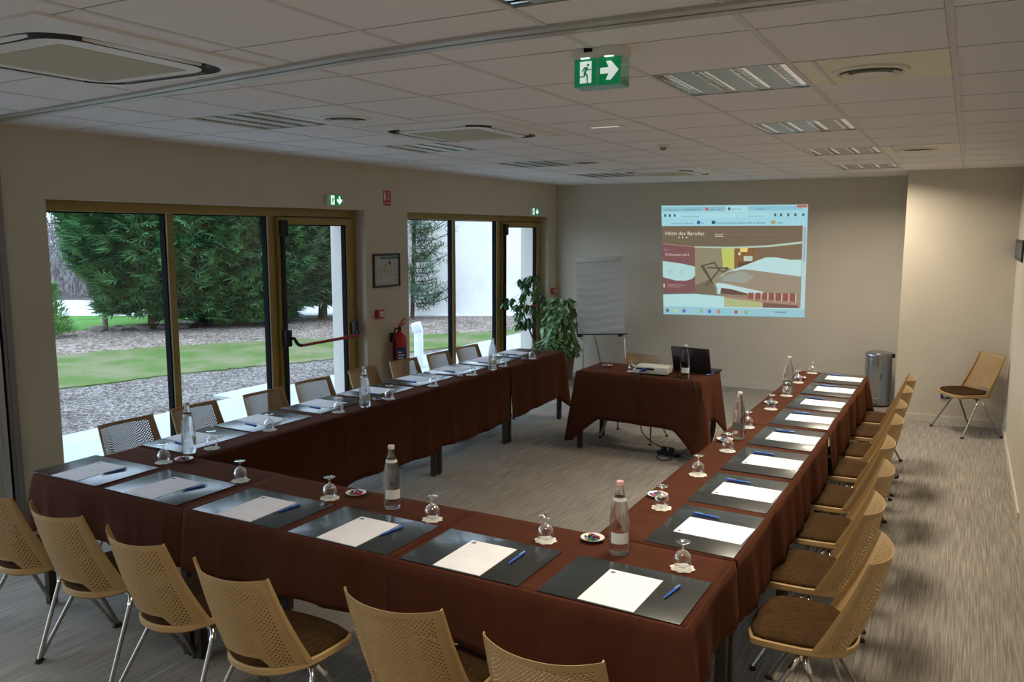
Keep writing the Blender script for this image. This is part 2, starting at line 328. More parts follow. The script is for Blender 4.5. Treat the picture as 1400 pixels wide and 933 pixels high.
# ceiling: tiles between the grid lines, left open where a light sits
GX = [4.66 - 0.575 * k for k in range(-2, 9)]; GX = sorted([x for x in GX if 0.05 < x < XR - 0.05]); GY = [3.47 + 0.61 * k for k in range(-15, 13)]
GY = [y for y in GY if Y0 + 0.05 < y < YB - 0.05]
XS = [0.0] + GX + [XR]; YS = [Y0] + GY + [YB]
lights_on = [(4.085, 3.47), (4.085, 5.30), (4.085, 7.13), (4.085, 8.96), (4.085, 1.64), (4.085, -0.19), (4.085, -2.02), (1.21, -0.19), (1.21, -2.02)]
lights_off = [(1.21, 3.47), (1.21, 5.30), (1.21, 7.13), (1.21, 8.96)]
holes = lights_on + lights_off
b = MB()
for i in range(len(XS) - 1):
    for j in range(len(YS) - 1):
        if any(abs(XS[i] - hx) < 0.02 and abs(YS[j] - hy) < 0.02 for hx, hy in holes): continue
        b.box(XS[i], XS[i + 1], YS[j], YS[j + 1], H, H + 0.03)
b.box(0, XR, Y0, YB, H + 0.14, H + 0.18)
struct('ceiling', b, M['ceiling'], smooth=False)
b = MB()
for x in GX: b.box(x - 0.011, x + 0.011, Y0, YB, H - 0.003, H + 0.001)
struct('trim_1', b, M['tbar'], smooth=False)
b = MB()
for y in GY:
    for i in range(len(XS) - 1): b.box(XS[i] + 0.011, XS[i + 1] - 0.011, y - 0.003, y + 0.003, H - 0.001, H + 0.001)
struct('trim_2', b, M['groove'], smooth=False)
b = MB()
for y in GY:
    for x in GX: b.box(x - 0.0135, x - 0.011, y - 0.6, y, H - 0.0012, H + 0.001)
struct('trim_3', b, M['groove'], smooth=False)

# ------------------------------------------------------------------ windows and doors
def window_unit(n, y0, y1, panes, dy0, dy1, ztop=2.28):
    """panes: glass y ranges; (dy0, dy1): door leaf range"""
    X0, X1 = -0.18, -0.12; zt = 2.205
    f = MB()
    f.box(X0, X1, y0, y1, zt, ztop, 0.004)
    f.box(X0, X1, y0, y0 + 0.075, 0, zt, 0.004); f.box(X0, X1, y1 - 0.075, y1, 0, zt, 0.004)
    ms = []
    for k in range(len(panes) - 1): ms.append((panes[k][1], panes[k + 1][0]))
    ms.append((panes[-1][1], dy0))
    for a, c in ms: f.box(X0, X1, a, c, 0.06, zt, 0.004)
    f.box(X0, X1, y0 + 0.07, dy0, 0.0, 0.075, 0.004)
    win = struct('window_%d' % n, f, M['gold'])
    obj('door_stop', MB().box(-0.18, -0.168, dy0, dy1, 2.14, 2.21).box(-0.18, -0.168, dy0, dy0 + 0.05, 0, 2.14).box(-0.18, -0.168, dy1 - 0.05, dy1, 0, 2.14), M['gold'], win, smooth=False)
    g = MB(); gk = MB()
    for a, c in panes:
        g.box(-0.162, -0.158, a, c, 0.07, zt)
        gk.box(-0.177, -0.123, c - 0.014, c - 0.001, 0.075, zt - 0.002).box(-0.170, -0.145, a + 0.001, a + 0.010, 0.075, zt - 0.002).box(-0.175, -0.150, a, c, zt - 0.010, zt - 0.001)
    obj('pane', g, M['glass'], win, smooth=False); obj('gasket', gk, M['gasket'], win, smooth=False)
    bead = MB()
    for a, c in panes: bead.box(-0.124, -0.117, c - 0.002, c + 0.008, 0.075, zt)
    obj('glazing_bead', bead, M['baseboard'], win, smooth=False)
    # door leaf
    d = MB(); s = 0.085; zt2 = 2.195; a, c = dy0 + 0.012, dy1 - 0.012; XD0, XD1 = -0.165, -0.095
    d.box(XD0, XD1, a, a + s, 0.02, zt2, 0.006).box(XD0, XD1, c - s, c, 0.02, zt2, 0.006)
    d.box(XD0, XD1, a + s - 0.004, c - s + 0.004, zt2 - 0.065, zt2, 0.004).box(XD0, XD1, a + s - 0.004, c - s + 0.004, 0.02, 0.13, 0.004)
    door = struct('door_%d' % n, d, M['gold'])
    obj('pane', MB().box(-0.14, -0.136, a + s, c - s, 0.13, zt2 - 0.065), M['glass'], door, smooth=False)
    gk = MB().box(-0.155, -0.105, c - s - 0.014, c - s, 0.13, zt2 - 0.065).box(-0.15, -0.10, a + s, c - s, zt2 - 0.074, zt2 - 0.065)
    obj('gasket', gk, M['gasket'], door, smooth=False)
    # panic bar set
    yr = a + 0.045
    r = MB().box(-0.095, -0.065, yr - 0.017, yr + 0.017, 0.05, 2.10, 0.004); obj('vertical_rod', r, M['black'], door)
    r = MB().box(-0.095, -0.045, yr - 0.03, yr + 0.045, 2.02, 2.17, 0.014); obj('rod_latch', r, M['black'], door)
    lk = MB().box(-0.095, -0.035, yr - 0.038, yr + 0.038, 1.02, 1.18, 0.016)
    lk.tube([(-0.05, yr, 1.10), (-0.01, yr + 0.03, 1.10), (0.0, yr + 0.05, 1.06), (0.0, yr + 0.075, 1.035), (0.0, yr + 0.115, 1.025)], 0.016, 10)
    obj('bar_bracket', lk, M['black'], door)
    yk = c - 0.03
    lk = MB().box(-0.095, -0.03, yk - 0.03, yk + 0.03, 1.02, 1.17, 0.022).tube([(-0.04, yk, 1.08), (-0.01, yk - 0.01, 1.05), (0, yk - 0.04, 1.03)], 0.016, 10)
    obj('bar_bracket', lk, M['black'], door)
    obj('push_bar', MB().tube([(0.0, yr + 0.11, 1.025), (0.0, yk - 0.03, 1.03)], 0.0155, 12), M['redbar'], door)
    return win, door
window_unit(1, W1[0], W1[1], [(3.402, 4.345), (4.415, 5.40)], 5.49, 6.535)
window_unit(2, W2[0], W2[1], [(7.413, 8.40), (8.475, 9.47)], 9.575, 10.688)

window_unit(3, -0.55, 2.76, [(-0.475, 0.47), (0.54, 1.53)], 1.62, 2.685)  # added unit behind the camera, brings daylight to the near row
window_unit(4, -4.65, -1.35, [(-4.575, -3.63), (-3.56, -2.57)], -2.48, -1.425)  # second added unit, unseen, more daylight for the near end

# sliding partition track on the ceiling, wall guide
def track():
    b = MB(); pts = [(0.0, 2.95), (0.7, 2.875), (1.6, 2.775), (2.6, 2.645), (3.2, 2.565), (3.9, 2.53), (5.775, 2.55)]
    def strip(o0, o1, z0, z1):
        vs = []; fs = []
        for i, (x, y) in enumerate(pts):
            vs += [(x, y + o0, z0), (x, y + o1, z0), (x, y + o1, z1), (x, y + o0, z1)]
        for i in range(len(pts) - 1):
            for k in range(4): k2 = (k + 1) % 4; fs.append((4 * i + k, 4 * i + k2, 4 * i + 4 + k2, 4 * i + 4 + k))
        n = 4 * (len(pts) - 1); fs += [(3, 2, 1, 0), (n, n + 1, n + 2, n + 3)]
        return vs, fs
    t = tag(obj('partition_track', MB().add(*strip(-0.055, -0.008, H - 0.012, H + 0.002)).add(*strip(0.008, 0.055, H - 0.012, H + 0.002)), M['alu_light']),
            'pale metal track for a sliding partition crossing the ceiling', 'ceiling track')
    obj('track_groove', MB().add(*strip(-0.008, 0.008, H - 0.002, H + 0.001)), M['gasket'], t, smooth=False)
    b = MB().box(0.0, 0.04, 2.90, 2.945, 0, H - 0.012, 0.003); g = tag(obj('partition_post', b, M['alu']), 'grey metal guide post on the wall left of the large window', 'post')
    obj('brush_seal', MB().box(0.0, 0.03, 2.946, 2.965, 0, H - 0.02), M['gasket'], g, smooth=False)
    obj('side_channel', MB().box(0.0, 0.035, 2.966, 3.03, 0, H - 0.012, 0.003).box(0.035, 0.042, 2.985, 3.01, 0, H - 0.012), M['alu_dark'], g)
track()

# ------------------------------------------------------------------ tables and cloths
def fold(s, seed): return 0.45 * sin(s * 9 + seed) + 0.35 * sin(s * 19 + seed * 2.1) + 0.35 * max(0, sin(s * 31 + seed * 3.7 + 2 * sin(s * 3))) ** 3 + 0.15
def cloth(label, x0, x1, y0, y1, hang, hem, ztop=0.757, seed=0.0, amp=0.010, corner=0.14, flare=0.012, over=(0, 0), group=None):
    """hang: ordered list of sides ('S','E','N','W') walked counter-clockwise; hem: drop per side"""
    C = {'S': ((x0, y0), (x1, y0), (0, -1)), 'E': ((x1, y0), (x1, y1), (1, 0)), 'N': ((x1, y1), (x0, y1), (0, 1)), 'W': ((x0, y1), (x0, y0), (-1, 0))}
    order = 'SENW'; b = MB(); NT = 11; RC = 0.02
    closed = len(hang) == 4
    cols = []; s_acc = 0.0
    for idx, sd in enumerate(hang):
        (ax, ay), (bx, by), (nx, ny) = C[sd]; Lg = math.hypot(bx - ax, by - ay); n = max(8, int(Lg / 0.022))
        prev = hang[idx - 1] if (idx > 0 or closed) else None; nxt = hang[(idx + 1) % len(hang)] if (idx < len(hang) - 1 or closed) else None
        pc = prev is not None and order[(order.index(prev) + 1) % 4] == sd
        nc = nxt is not None and order[(order.index(sd) + 1) % 4] == nxt
        for i in range(n + 1):
            t = i / n; d = t * Lg; px, py = ax + (bx - ax) * t, ay + (by - ay) * t
            e = 0.0
            if pc: e = max(e, max(0, 1 - d / (0.9 * corner + 0.05)) ** 1.25)
            if nc: e = max(e, max(0, 1 - (Lg - d) / (0.9 * corner + 0.05)) ** 1.25)
            vx, vy = nx, ny
            if pc and i == 0: vx, vy = nx + C[prev][2][0], ny + C[prev][2][1]
            if nc and i == n: vx, vy = nx + C[nxt][2][0], ny + C[nxt][2][1]
            if pc and i == 0 and idx > 0: continue
            if closed and i == n and idx == len(hang) - 1: continue
            l = math.hypot(vx, vy); cols.append((px, py, vx / l, vy / l, e, s_acc + d, hem[sd]))
        s_acc += Lg
    vs = []; R = 0.012
    for (px, py, vx, vy, e, s, dr) in cols:
        drop = dr * (1 + 0.03 * sin(s * 4 + seed)) + corner * e
        px -= vx * R; py -= vy * R
        for k in range(NT + 1):
            t = k / NT
            if k == 0: o, z = 0.0, ztop
            elif k == 1: o, z = R * 0.7, ztop - R * 0.3
            else:
                tt = (k - 1) / (NT - 1); o = R + flare * tt + amp * (tt ** 0.8) * (fold(s, seed)) + 0.055 * e * tt * (drop / 0.3) ** 0.5 ; z = ztop - R - (drop - R) * tt
                o = max(o, R * 0.8)
            vs.append((px + vx * o, py + vy * o, z))
    m = len(cols); fs = []
    for i in range(m if closed else m - 1):
        j = (i + 1) % m
        for k in range(NT): fs.append((i * (NT + 1) + k, i * (NT + 1) + k + 1, j * (NT + 1) + k + 1, j * (NT + 1) + k))
    # top sheet: grid inset on the hanging sides, slightly laid over the neighbour on free sides
    ix0 = x0 + (R if 'W' in hang else -over[0]); ix1 = x1 - (R if 'E' in hang else -over[0]); iy0 = y0 + (R if 'S' in hang else -over[1]); iy1 = y1 - (R if 'N' in hang else -over[1])
    base = len(vs); GXn = max(2, int((ix1 - ix0) / 0.04)); GYn = max(2, int((iy1 - iy0) / 0.04))
    for j in range(GYn + 1):
        for i in range(GXn + 1):
            u, v = i / GXn, j / GYn; x = ix0 + (ix1 - ix0) * u; y = iy0 + (iy1 - iy0) * v
            z = ztop - 0.0004 * (1 + sin(x * 7 + seed) * sin(y * 9 + seed))
            vs.append((x, y, z))
    for j in range(GYn):
        for i in range(GXn): a = base + j * (GXn + 1) + i; fs.append((a, a + 1, a + GXn + 2, a + GXn + 1))
    b.add(vs, fs)
    o = obj('tablecloth', b, M['cloth'], ang=1.2)
    sm = o.modifiers.new('thickness', 'SOLIDIFY'); sm.thickness = 0.0016; sm.offset = -1
    return tag(o, label, 'tablecloth', group)
def table(label, x0, x1, y0, y1, group=None):
    g = 0.012; t = thing('meeting_table', label, 'table', ((x0 + x1) / 2, (y0 + y1) / 2, 0), 0, group)
    hx, hy = (x1 - x0) / 2 - g, (y1 - y0) / 2 - g
    obj('tabletop', MB().box(-hx, hx, -hy, hy, 0.722, 0.7535, 0.003), M['tabletop'], t)
    obj('apron', MB().box(-hx + 0.03, hx - 0.03, -hy + 0.03, -hy + 0.05, 0.66, 0.722).box(-hx + 0.03, hx - 0.03, hy - 0.05, hy - 0.03, 0.66, 0.722)
        .box(-hx + 0.03, -hx + 0.05, -hy + 0.05, hy - 0.05, 0.66, 0.722).box(hx - 0.05, hx - 0.03, -hy + 0.05, hy - 0.05, 0.66, 0.722), M['tableleg'], t, smooth=False)
    for sx in (-1, 1):
        for sy in (-1, 1):
            cx, cy = sx * (hx - 0.025), sy * (hy - 0.025)
            l = obj('leg', MB().box(cx - 0.022, cx + 0.022, cy - 0.022, cy + 0.022, 0.008, 0.722, 0.003), M['tableleg'], t)
            obj('foot_glide', MB().lathe([(0.016, 0), (0.018, 0.008)], 12, Tm(cx, cy)), M['rubber'], l)
    return t
nx = [0.937, 2.14, 3.355, 4.595]; NY0, NY1 = 2.555, 3.215
names3 = ['at the window end', 'in the middle', 'at the end away from the windows']
for i in range(3):
    x0, x1 = nx[i], nx[i + 1]
    table('dark-legged table under brown cloth in the near row, ' + names3[i], x0, x1, NY0, NY1, group='tables of the near row')
    hang = [['W', 'S'], ['S', 'N'], ['S', 'E']][i]
    cloth('brown tablecloth on the near row, ' + names3[i], x0, x1, NY0, NY1, hang, {'S': 0.285, 'E': 0.245, 'W': 0.275, 'N': 0.45},
          ztop=0.7575 + (0.0022 if i == 1 else 0), seed=1.3 * i, amp=0.026, corner=0.05, over=(0.012, 0), group='cloths of the near row')
ly = [3.222, 4.455, 5.69, 6.925, 8.157]; LX0, LX1 = 0.925, 1.498
ry = [3.222, 4.45, 5.68, 6.91, 8.141]; RX0, RX1 = 3.985, 4.60
for i in range(4):
    z = 0.7575 + (0.0022 if i % 2 == 0 else 0)
    pos = ['nearest the camera', 'second from the camera', 'third from the camera', 'nearest the flipchart'][i]
    table('table under brown cloth in the row along the windows, ' + pos, LX0, LX1, ly[i], ly[i + 1], group='tables along the windows')
    cloth('brown tablecloth of the row along the windows, ' + pos, LX0, LX1, ly[i], ly[i + 1], ['E', 'N', 'W'] if i == 3 else ['E', 'W'], {'E': 0.52 if i < 3 else 0.50, 'W': 0.28, 'N': 0.50},
          ztop=z, seed=2 + 1.7 * i, amp=0.020, corner=0.13, over=(0, 0.012), group='cloths along the windows')
    pos = ['nearest the camera', 'second from the camera', 'third from the camera', 'nearest the steel bin'][i]
    table('table under brown cloth in the row by the wall side, ' + pos, RX0, RX1, ry[i], ry[i + 1], group='tables of the wall-side row')
    cloth('brown tablecloth of the wall-side row, ' + pos, RX0, RX1, ry[i], ry[i + 1], ['E', 'N', 'W'] if i == 3 else ['E', 'W'], {'E': 0.285, 'W': 0.45, 'N': 0.34},
          ztop=z, seed=5 + 1.1 * i, amp=0.022, corner=0.05, flare=0.018, over=(0, 0.012), group='cloths of the wall-side row')
PX0, PX1, PY0, PY1 = 2.13, 3.345, 7.075, 7.70
table("presenter's table under brown cloth facing the rows", PX0, PX1, PY0, PY1)
cloth("brown tablecloth with pointed corners on the presenter's table", PX0, PX1, PY0, PY1, ['S', 'E', 'N', 'W'], {'S': 0.455, 'E': 0.42, 'N': 0.28, 'W': 0.43}, seed=9.4, amp=0.020, corner=0.22, flare=0.02)

# ------------------------------------------------------------------ chairs
def smooth01(x): x = max(0.0, min(1.0, x)); return x * x * (3 - 2 * x)
def back_pt(u, v, off=0.0):
    au = abs(u)
    zb = 0.428 - 0.020 * smooth01((0.95 - au) / 0.25) + 0.062 * smooth01((0.62 - au) / 0.20)
    zt = 0.822 - 0.012 * (1 - au * au)
    z = zb + (zt - zb) * v
    k = (z - 0.42) / 0.40
    wd = 0.214 - 0.018 * k
    ys = -0.065 - 0.175 * k - 0.012 * sin(pi * max(0, min(1, k)))
    bu = (0.125 - 0.062 * max(0, min(1, k))) * (1 - au ** 2.3)
    return (u * wd, ys - bu + off, z)
def make_chair():
    t = thing('stacking_chair', 'x', 'chair')
    NU, NV = 50, 46; b = MB(); TH = 0.003
    fr = [[back_pt(-1 + 2 * i / NU, j / NV) for i in range(NU + 1)] for j in range(NV + 1)]
    bk = [[(p[0], p[1] + TH, p[2]) for p in row] for row in fr]
    n = (NU + 1) * (NV + 1); b.v = [p for row in fr for p in row] + [p for row in bk for p in row]
    I = lambda i, j, s=0: s * n + j * (NU + 1) + i
    for j in range(NV):
        for i in range(NU):
            q = (I(i, j), I(i + 1, j), I(i + 1, j + 1), I(i, j + 1)); r = tuple(x + n for x in q)
            if 3 <= i < NU - 3 and 2 <= j < NV - 3 and (i + j) % 2 == 0:
                h = []
                for (du, dv) in ((0.11, 0.16), (0.89, 0.16), (0.89, 0.84), (0.11, 0.84)):
                    h.append(back_pt(-1 + 2 * (i + du) / NU, (j + dv) / NV))
                m = len(b.v); b.v += h + [(p[0], p[1] + TH, p[2]) for p in h]
                for k in range(4):
                    k2 = (k + 1) % 4
                    b.f.append((q[k], q[k2], m + k2, m + k)); b.f.append((r[k2], r[k], m + 4 + k, m + 4 + k2)); b.f.append((m + k, m + k2, m + 4 + k2, m + 4 + k))
            else: b.f.append(q); b.f.append(r[::-1])
    for i in range(NU): b.f.append((I(i + 1, 0), I(i, 0), I(i, 0, 1), I(i + 1, 0, 1))); b.f.append((I(i, NV), I(i + 1, NV), I(i + 1, NV, 1), I(i, NV, 1)))
    for j in range(NV): b.f.append((I(0, j), I(0, j + 1), I(0, j + 1, 1), I(0, j, 1))); b.f.append((I(NU, j + 1), I(NU, j), I(NU, j, 1), I(NU, j + 1, 1)))
    for s in (-1, 1):      # folded side flanges
        vs = []; fs = []
        for j in range(13):
            v = j / 12; x, y, z = back_pt(s, v); wd = 0.026 * (1 - 0.55 * v)
            vs += [(x, y - 0.001, z), (x + s * 0.004, y + 0.003, z), (x + s * 0.005, y + wd, z + 0.004), (x - s * 0.001, y + wd, z + 0.004)]
        for j in range(12):
            for k in range(4): k2 = (k + 1) % 4; fs.append((4 * j + k, 4 * j + k2, 4 * j + 4 + k2, 4 * j + 4 + k))
        fs += [(3, 2, 1, 0), (48, 49, 50, 51)]
        b.add(vs, fs)
    obj('backrest', b, M['beige'], t, ang=0.9)
    # seat shell
    def outline(ins=0.0, n=14):
        P = []
        hw = 0.216 - ins
        for i in range(n + 1):   # rear arc, from -x to +x
            u = -1 + 2 * i / n; P.append((u * (hw - 0.004), -0.068 - (0.128 - ins * 0.6) * (1 - abs(u) ** 2.3) + ins * 0.4))
        P += [(hw + 0.010, 0.0), (hw + 0.014, 0.08), (hw + 0.008, 0.15), (hw - 0.012, 0.20 - ins)]
        for i in range(1, 8): a = i / 8; P.append(((hw - 0.03) * (1 - 2 * a), 0.215 - ins + 0.022 * sin(pi * a)))
        P += [(-(hw - 0.012), 0.20 - ins), (-(hw + 0.008), 0.15), (-(hw + 0.014), 0.08), (-(hw + 0.010), 0.0)]
        return P
    def wz(y): return -0.020 * max(0, (y - 0.08) / 0.15) ** 2 * 0.8 + 0.014 * smooth01((y + 0.15) / 0.10)
    def loft(rings, T=None):
        b = MB(); m = len(rings[0]); vs = [p for r in rings for p in r]; fs = []
        for k in range(len(rings) - 1):
            for i in range(m): j = (i + 1) % m; fs.append((k * m + i, k * m + j, (k + 1) * m + j, (k + 1) * m + i))
        fs += [tuple(range(m))[::-1], tuple((len(rings) - 1) * m + i for i in range(m))]
        return b.add(vs, fs)
    def ring(ins, z, shrink=1.0): return [(x * shrink, y * shrink + (1 - shrink) * 0.01, z + wz(y)) for x, y in outline(ins)]
    obj('seat_shell', loft([ring(0.03, 0.383), ring(0.008, 0.387), ring(0.0, 0.396), ring(0.0, 0.418), ring(0.004, 0.4215), ring(0.010, 0.4215)]), M['beige'], t, ang=0.7)
    obj('seat_cushion', loft([ring(0.010, 0.4217), ring(0.009, 0.430), ring(0.016, 0.438), ring(0.03, 0.4425, 0.97), ring(0.03, 0.446, 0.8), ring(0.03, 0.449, 0.5), ring(0.03, 0.450, 0.2)]), M['brownfab'], t, ang=1.2)
    obj('cross_bar', MB().tube([(-0.185, 0, 0.374), (0.185, 0, 0.374)], 0.011, 10), M['chrome'], t)
    for sx in (-1, 1):
        for sy in (-1, 1):
            P = [(sx * 0.150, sy * 0.014, 0.374), (sx * 0.185, sy * 0.015, 0.372), (sx * 0.200, sy * 0.024, 0.355), (sx * 0.207, sy * 0.037, 0.330), (sx * 0.272, sy * 0.205, 0.014)]
            l = obj('leg', MB().tube(P, [0.011, 0.012, 0.012, 0.0105, 0.0095], 10), M['legmetal'], t)
            obj('knuckle', MB().tube([P[1], P[2], P[3]], [0.0128, 0.0128, 0.0122], 12), M['chrome'], l)
            obj('foot_cap', MB().lathe([(0.016, 0), (0.018, 0.004), (0.011, 0.02)], 12, Tm(sx * 0.273, sy * 0.208)), M['rubber'], l)
    return t
chairs = Stock(make_chair())
GN = 'beige stacking chairs with brown seats round the tables'
near_ch = [(1.25, 2.385, 0.0), (1.79, 2.392, -2), (2.396, 2.352, -4.5), (2.997, 2.300, -1.5), (3.662, 2.388, 3.2), (4.262, 2.342, 3)]
nl = ['cut by the photo edge at the window end', 'second from the window end', 'third from the window end', 'in front of the pad beside the middle bottle', 'second from the wall-side corner', 'nearest the wall-side corner, lowest in view']
for (x, y, a), l in zip(near_ch, nl): chairs.put((x, y, 0), radians(a), 'beige chair seen from behind, ' + l, GN)
right_ch = [(4.85, 3.475, 0), (4.77, 4.063, -1), (4.765, 4.705, 1), (4.725, 5.32, 0), (4.727, 6.01, 1), (4.711, 6.58, -1), (4.714, 7.24, 0), (4.71, 7.83, 1)]
for i, (x, y, a) in enumerate(right_ch): chairs.put((x, y, 0), radians(90 + a), 'beige chair with brown seat on the wall side, %s counting from the camera' % ordinal(i), GN)
left_ch = [(0.722, 3.456, 2), (0.720, 4.02, 0), (0.775, 4.627, 3), (0.750, 5.21, 4), (0.742, 5.90, -1), (0.77, 6.47, 5), (0.80, 7.045, 0), (0.79, 7.614, 5)]
for i, (x, y, a) in enumerate(left_ch): chairs.put((x, y, 0), radians(-90 - a), 'perforated beige chair with its back to the windows, %s counting from the camera' % ordinal(i), GN)
chairs.put((2.47, 7.76, 0), radians(176), "beige chair behind the presenter's table, left of the projector", 'beige chairs away from the rows')
chairs.put((5.425, 9.66, 0), radians(123), 'lone beige chair in the corner by the right wall', 'beige chairs away from the rows')

# ------------------------------------------------------------------ place settings
def make_pad():
    p = tag(obj('desk_pad', MB().box(-0.272, 0.272, -0.192, 0.192, 0, 0.0035, 0.0012), M['leather']), 'x', 'desk pad'); return p
def make_paper():
    p = tag(obj('notepad', MB().box(-0.108, 0.108, -0.150, 0.150, 0, 0.002), M['paper'], smooth=False), 'x', 'notepad')
    c = MB(); z0, z1 = 0.002, 0.0023
    c.prism([(-0.086 + 0.011 * cos(a * pi / 8), 0.130 + 0.0055 * sin(a * pi / 8)) for a in range(16)], z0, z1)
    c.box(-0.097, -0.075, 0.120, 0.1225, z0, z1).box(-0.094, -0.078, 0.1165, 0.118, z0, z1)
    obj('crest_print', c, M['crest'], p, smooth=False); return p
def make_pen():
    t = thing('ballpoint_pen', 'x', 'pen')
    T = Tm(0, 0, 0.0052, rx=-pi / 2)
    obj('barrel', MB().lathe([(0.0008, -0.072), (0.002, -0.068), (0.0042, -0.055), (0.0050, -0.04), (0.0050, 0.045), (0.0045, 0.058), (0.0022, 0.060), (0.0022, 0.068), (0.0015, 0.070)], 12, T), M['penblue'], t)
    obj('clip', MB().box(-0.0022, 0.0022, 0.015, 0.058, 0.0102, 0.0120, 0.0006), M['penclip'], t); return t
def make_goblet():
    t = thing('water_goblet', 'x', 'glass')
    prof = [(0.0300, 0.0), (0.0335, 0.010), (0.0365, 0.030), (0.0355, 0.044), (0.0290, 0.058), (0.0180, 0.0685), (0.0075, 0.073), (0.0048, 0.080), (0.0048, 0.090), (0.0075, 0.096), (0.0170, 0.1015), (0.0270, 0.1045), (0.0280, 0.1065), (0.0265, 0.1075), (0.004, 0.1060)]
    obj('bowl', MB().lathe(prof[:9], 28, capb=False, capt=False), M['goblet'], t, ang=1.3)
    obj('foot', MB().lathe(prof[8:], 28, capb=False), M['goblet'], t, ang=0.9); return t
def make_coaster():
    P = []
    for k in range(64): a = 2 * pi * k / 64; r = 0.047 + 0.0035 * cos(a * 8); P.append((r * cos(a), r * sin(a)))
    c = tag(obj('paper_coaster', MB().prism(P, 0, 0.0012), M['coaster'], smooth=False), 'x', 'coaster')
    obj('crest_print', MB().prism([(0.014 * cos(a * pi / 8), 0.008 * sin(a * pi / 8) - 0.0) for a in range(16)], 0.0012, 0.0014), M['sockface'], c, smooth=False); return c
def make_dish():
    return tag(obj('saucer', MB().lathe([(0.024, 0.0), (0.026, 0.0015), (0.040, 0.008), (0.0505, 0.0145), (0.0515, 0.0155), (0.0500, 0.0158), (0.039, 0.0100), (0.026, 0.0045), (0.001, 0.0035)], 32, capt=False), M['crock'], ang=1.0), 'x', 'saucer')
def make_bottle(caplab=True):
    t = thing('water_bottle', 'x', 'bottle')
    prof = [(0.030, 0.0), (0.037, 0.002), (0.0405, 0.009), (0.0405, 0.135), (0.0395, 0.160), (0.0360, 0.190), (0.0300, 0.218), (0.0225, 0.245), (0.0170, 0.262), (0.0150, 0.272), (0.0150, 0.290), (0.0128, 0.298)]
    obj('glass_body', MB().lathe(prof, 36), M['bottle'], t, ang=1.2)
    if caplab:
        obj('cap', MB().lathe([(0.0155, 0.290), (0.0158, 0.302), (0.0148, 0.306)], 20), M['cap'] if caplab == 'pink' else M['capw'], t)
        nk = [(0.0305, 0.2175), (0.0262, 0.2335), (0.0255, 0.2335), (0.0300, 0.2175)]
        obj('neck_label', MB().lathe([(0.0281, 0.2260), (0.0243, 0.2400)], 36, capb=False, capt=False), M['label'], t)
    else:
        obj('cap', MB().lathe([(0.0152, 0.288), (0.0155, 0.300), (0.0140, 0.303)], 20), M['capw'], t)
    # front label: arc facing -Y
    def arc(z0, z1, a0, a1, r):
        b = MB(); n = 14; vs = []; fs = []
        for k in range(n + 1): a = a0 + (a1 - a0) * k / n; vs += [(r * cos(a), r * sin(a), z0), (r * cos(a), r * sin(a), z1)]
        for k in range(n): fs.append((2 * k, 2 * k + 2, 2 * k + 3, 2 * k + 1))
        return b.add(vs, fs)
    lb = obj('label', arc(0.052, 0.098, -pi / 2 - 0.9, -pi / 2 + 1.1, 0.0411), M['label'], t)
    if caplab:
        sg = MB()
        for k in range(4): a = -pi / 2 - 0.22 + k * 0.12; sg.v += []; sg.add(*(lambda q: (q.v, q.f))(arc(0.112 + 0.009 * (k % 2), 0.150 - 0.006 * k, a, a + 0.07, 0.0411)))
        obj('dark_lettering', sg, M['gasket'], t)
    return t

pads, papers, pens, goblets, coasters, saucers = Stock(make_pad()), Stock(make_paper()), Stock(make_pen()), Stock(make_goblet()), Stock(make_coaster()), Stock(make_dish())
ZC = 0.7597
def setting(cx, cy, rz, where, gx, gy, jit, grp, pen_side):
    R = Matrix.Rotation(rz, 3, 'Z')
    def W(x, y, z): v = R @ Vector((x, y, 0)); return (cx + v.x, cy + v.y, z)
    pads.put(W(0, 0, ZC), rz + jit * 0.3, 'black leather desk pad, ' + where, 'desk pads ' + grp)
    papers.put(W(jit * 0.1 + pen_side[2], -0.036, ZC + 0.0036), rz + jit, 'white notepad with small crest, ' + where, 'notepads ' + grp)
    pens.put(W(pen_side[0], pen_side[1], ZC + 0.0036 + pen_side[4]), rz + pen_side[3] + jit * 2, 'blue ballpoint pen beside the notepad, ' + where, 'pens ' + grp)
    coasters.put((gx, gy, ZC), rz + jit * 6 + 0.2, 'cream scalloped paper coaster, ' + where, 'coasters ' + grp)
    goblets.put((gx, gy, ZC + 0.0016), jit * 5, 'stemmed glass upside down on its coaster, ' + where, 'glasses ' + grp)
npc = [1.183, 1.802, 2.455, 3.062, 3.669, 4.293]
ngl = [(1.379, 3.052), (2.029, 3.016), (2.637, 3.024), (3.252, 3.02), (3.824, 3.04), (4.426, 3.039)]
for i in range(6):
    setting(npc[i], 2.764, 0.0, 'near row, %s place from the windows' % ordinal(i), *ngl[i], [0.03, -0.02, 0.015, -0.01, 0.0, -0.02][i], 'of the near row',
            [(0.138, 0.02, -0.005, -0.25, 0), (0.135, 0.03, -0.01, -0.2, 0), (0.13, 0.035, -0.01, -0.18, 0), (0.13, 0.03, 0.0, -0.16, 0), (0.148, 0.035, -0.005, -0.02, 0), (0.172, 0.03, 0.0, -0.12, 0)][i])
rpc = [3.505, 4.115, 4.742, 5.370, 6.000, 6.610, 7.225, 7.83]
rgl = [(4.122, 3.686), (4.119, 4.305), (4.135, 4.875), (4.098, 5.55), (4.115, 6.222), (4.118, 6.80), (4.093, 7.458), (4.122, 8.03)]
for i in range(8):
    setting(4.392, rpc[i], pi / 2, 'wall-side row, %s place from the camera' % ordinal(i), *rgl[i], [-0.05, -0.03, -0.02, -0.03, 0.02, -0.03, 0.01, 0.0][i], 'of the wall-side row',
            (0.155, 0.045, 0.0, 0.03, 0))
lpc = [3.51, 4.085, 4.715, 5.33, 5.94, 6.55, 7.155, 7.76]
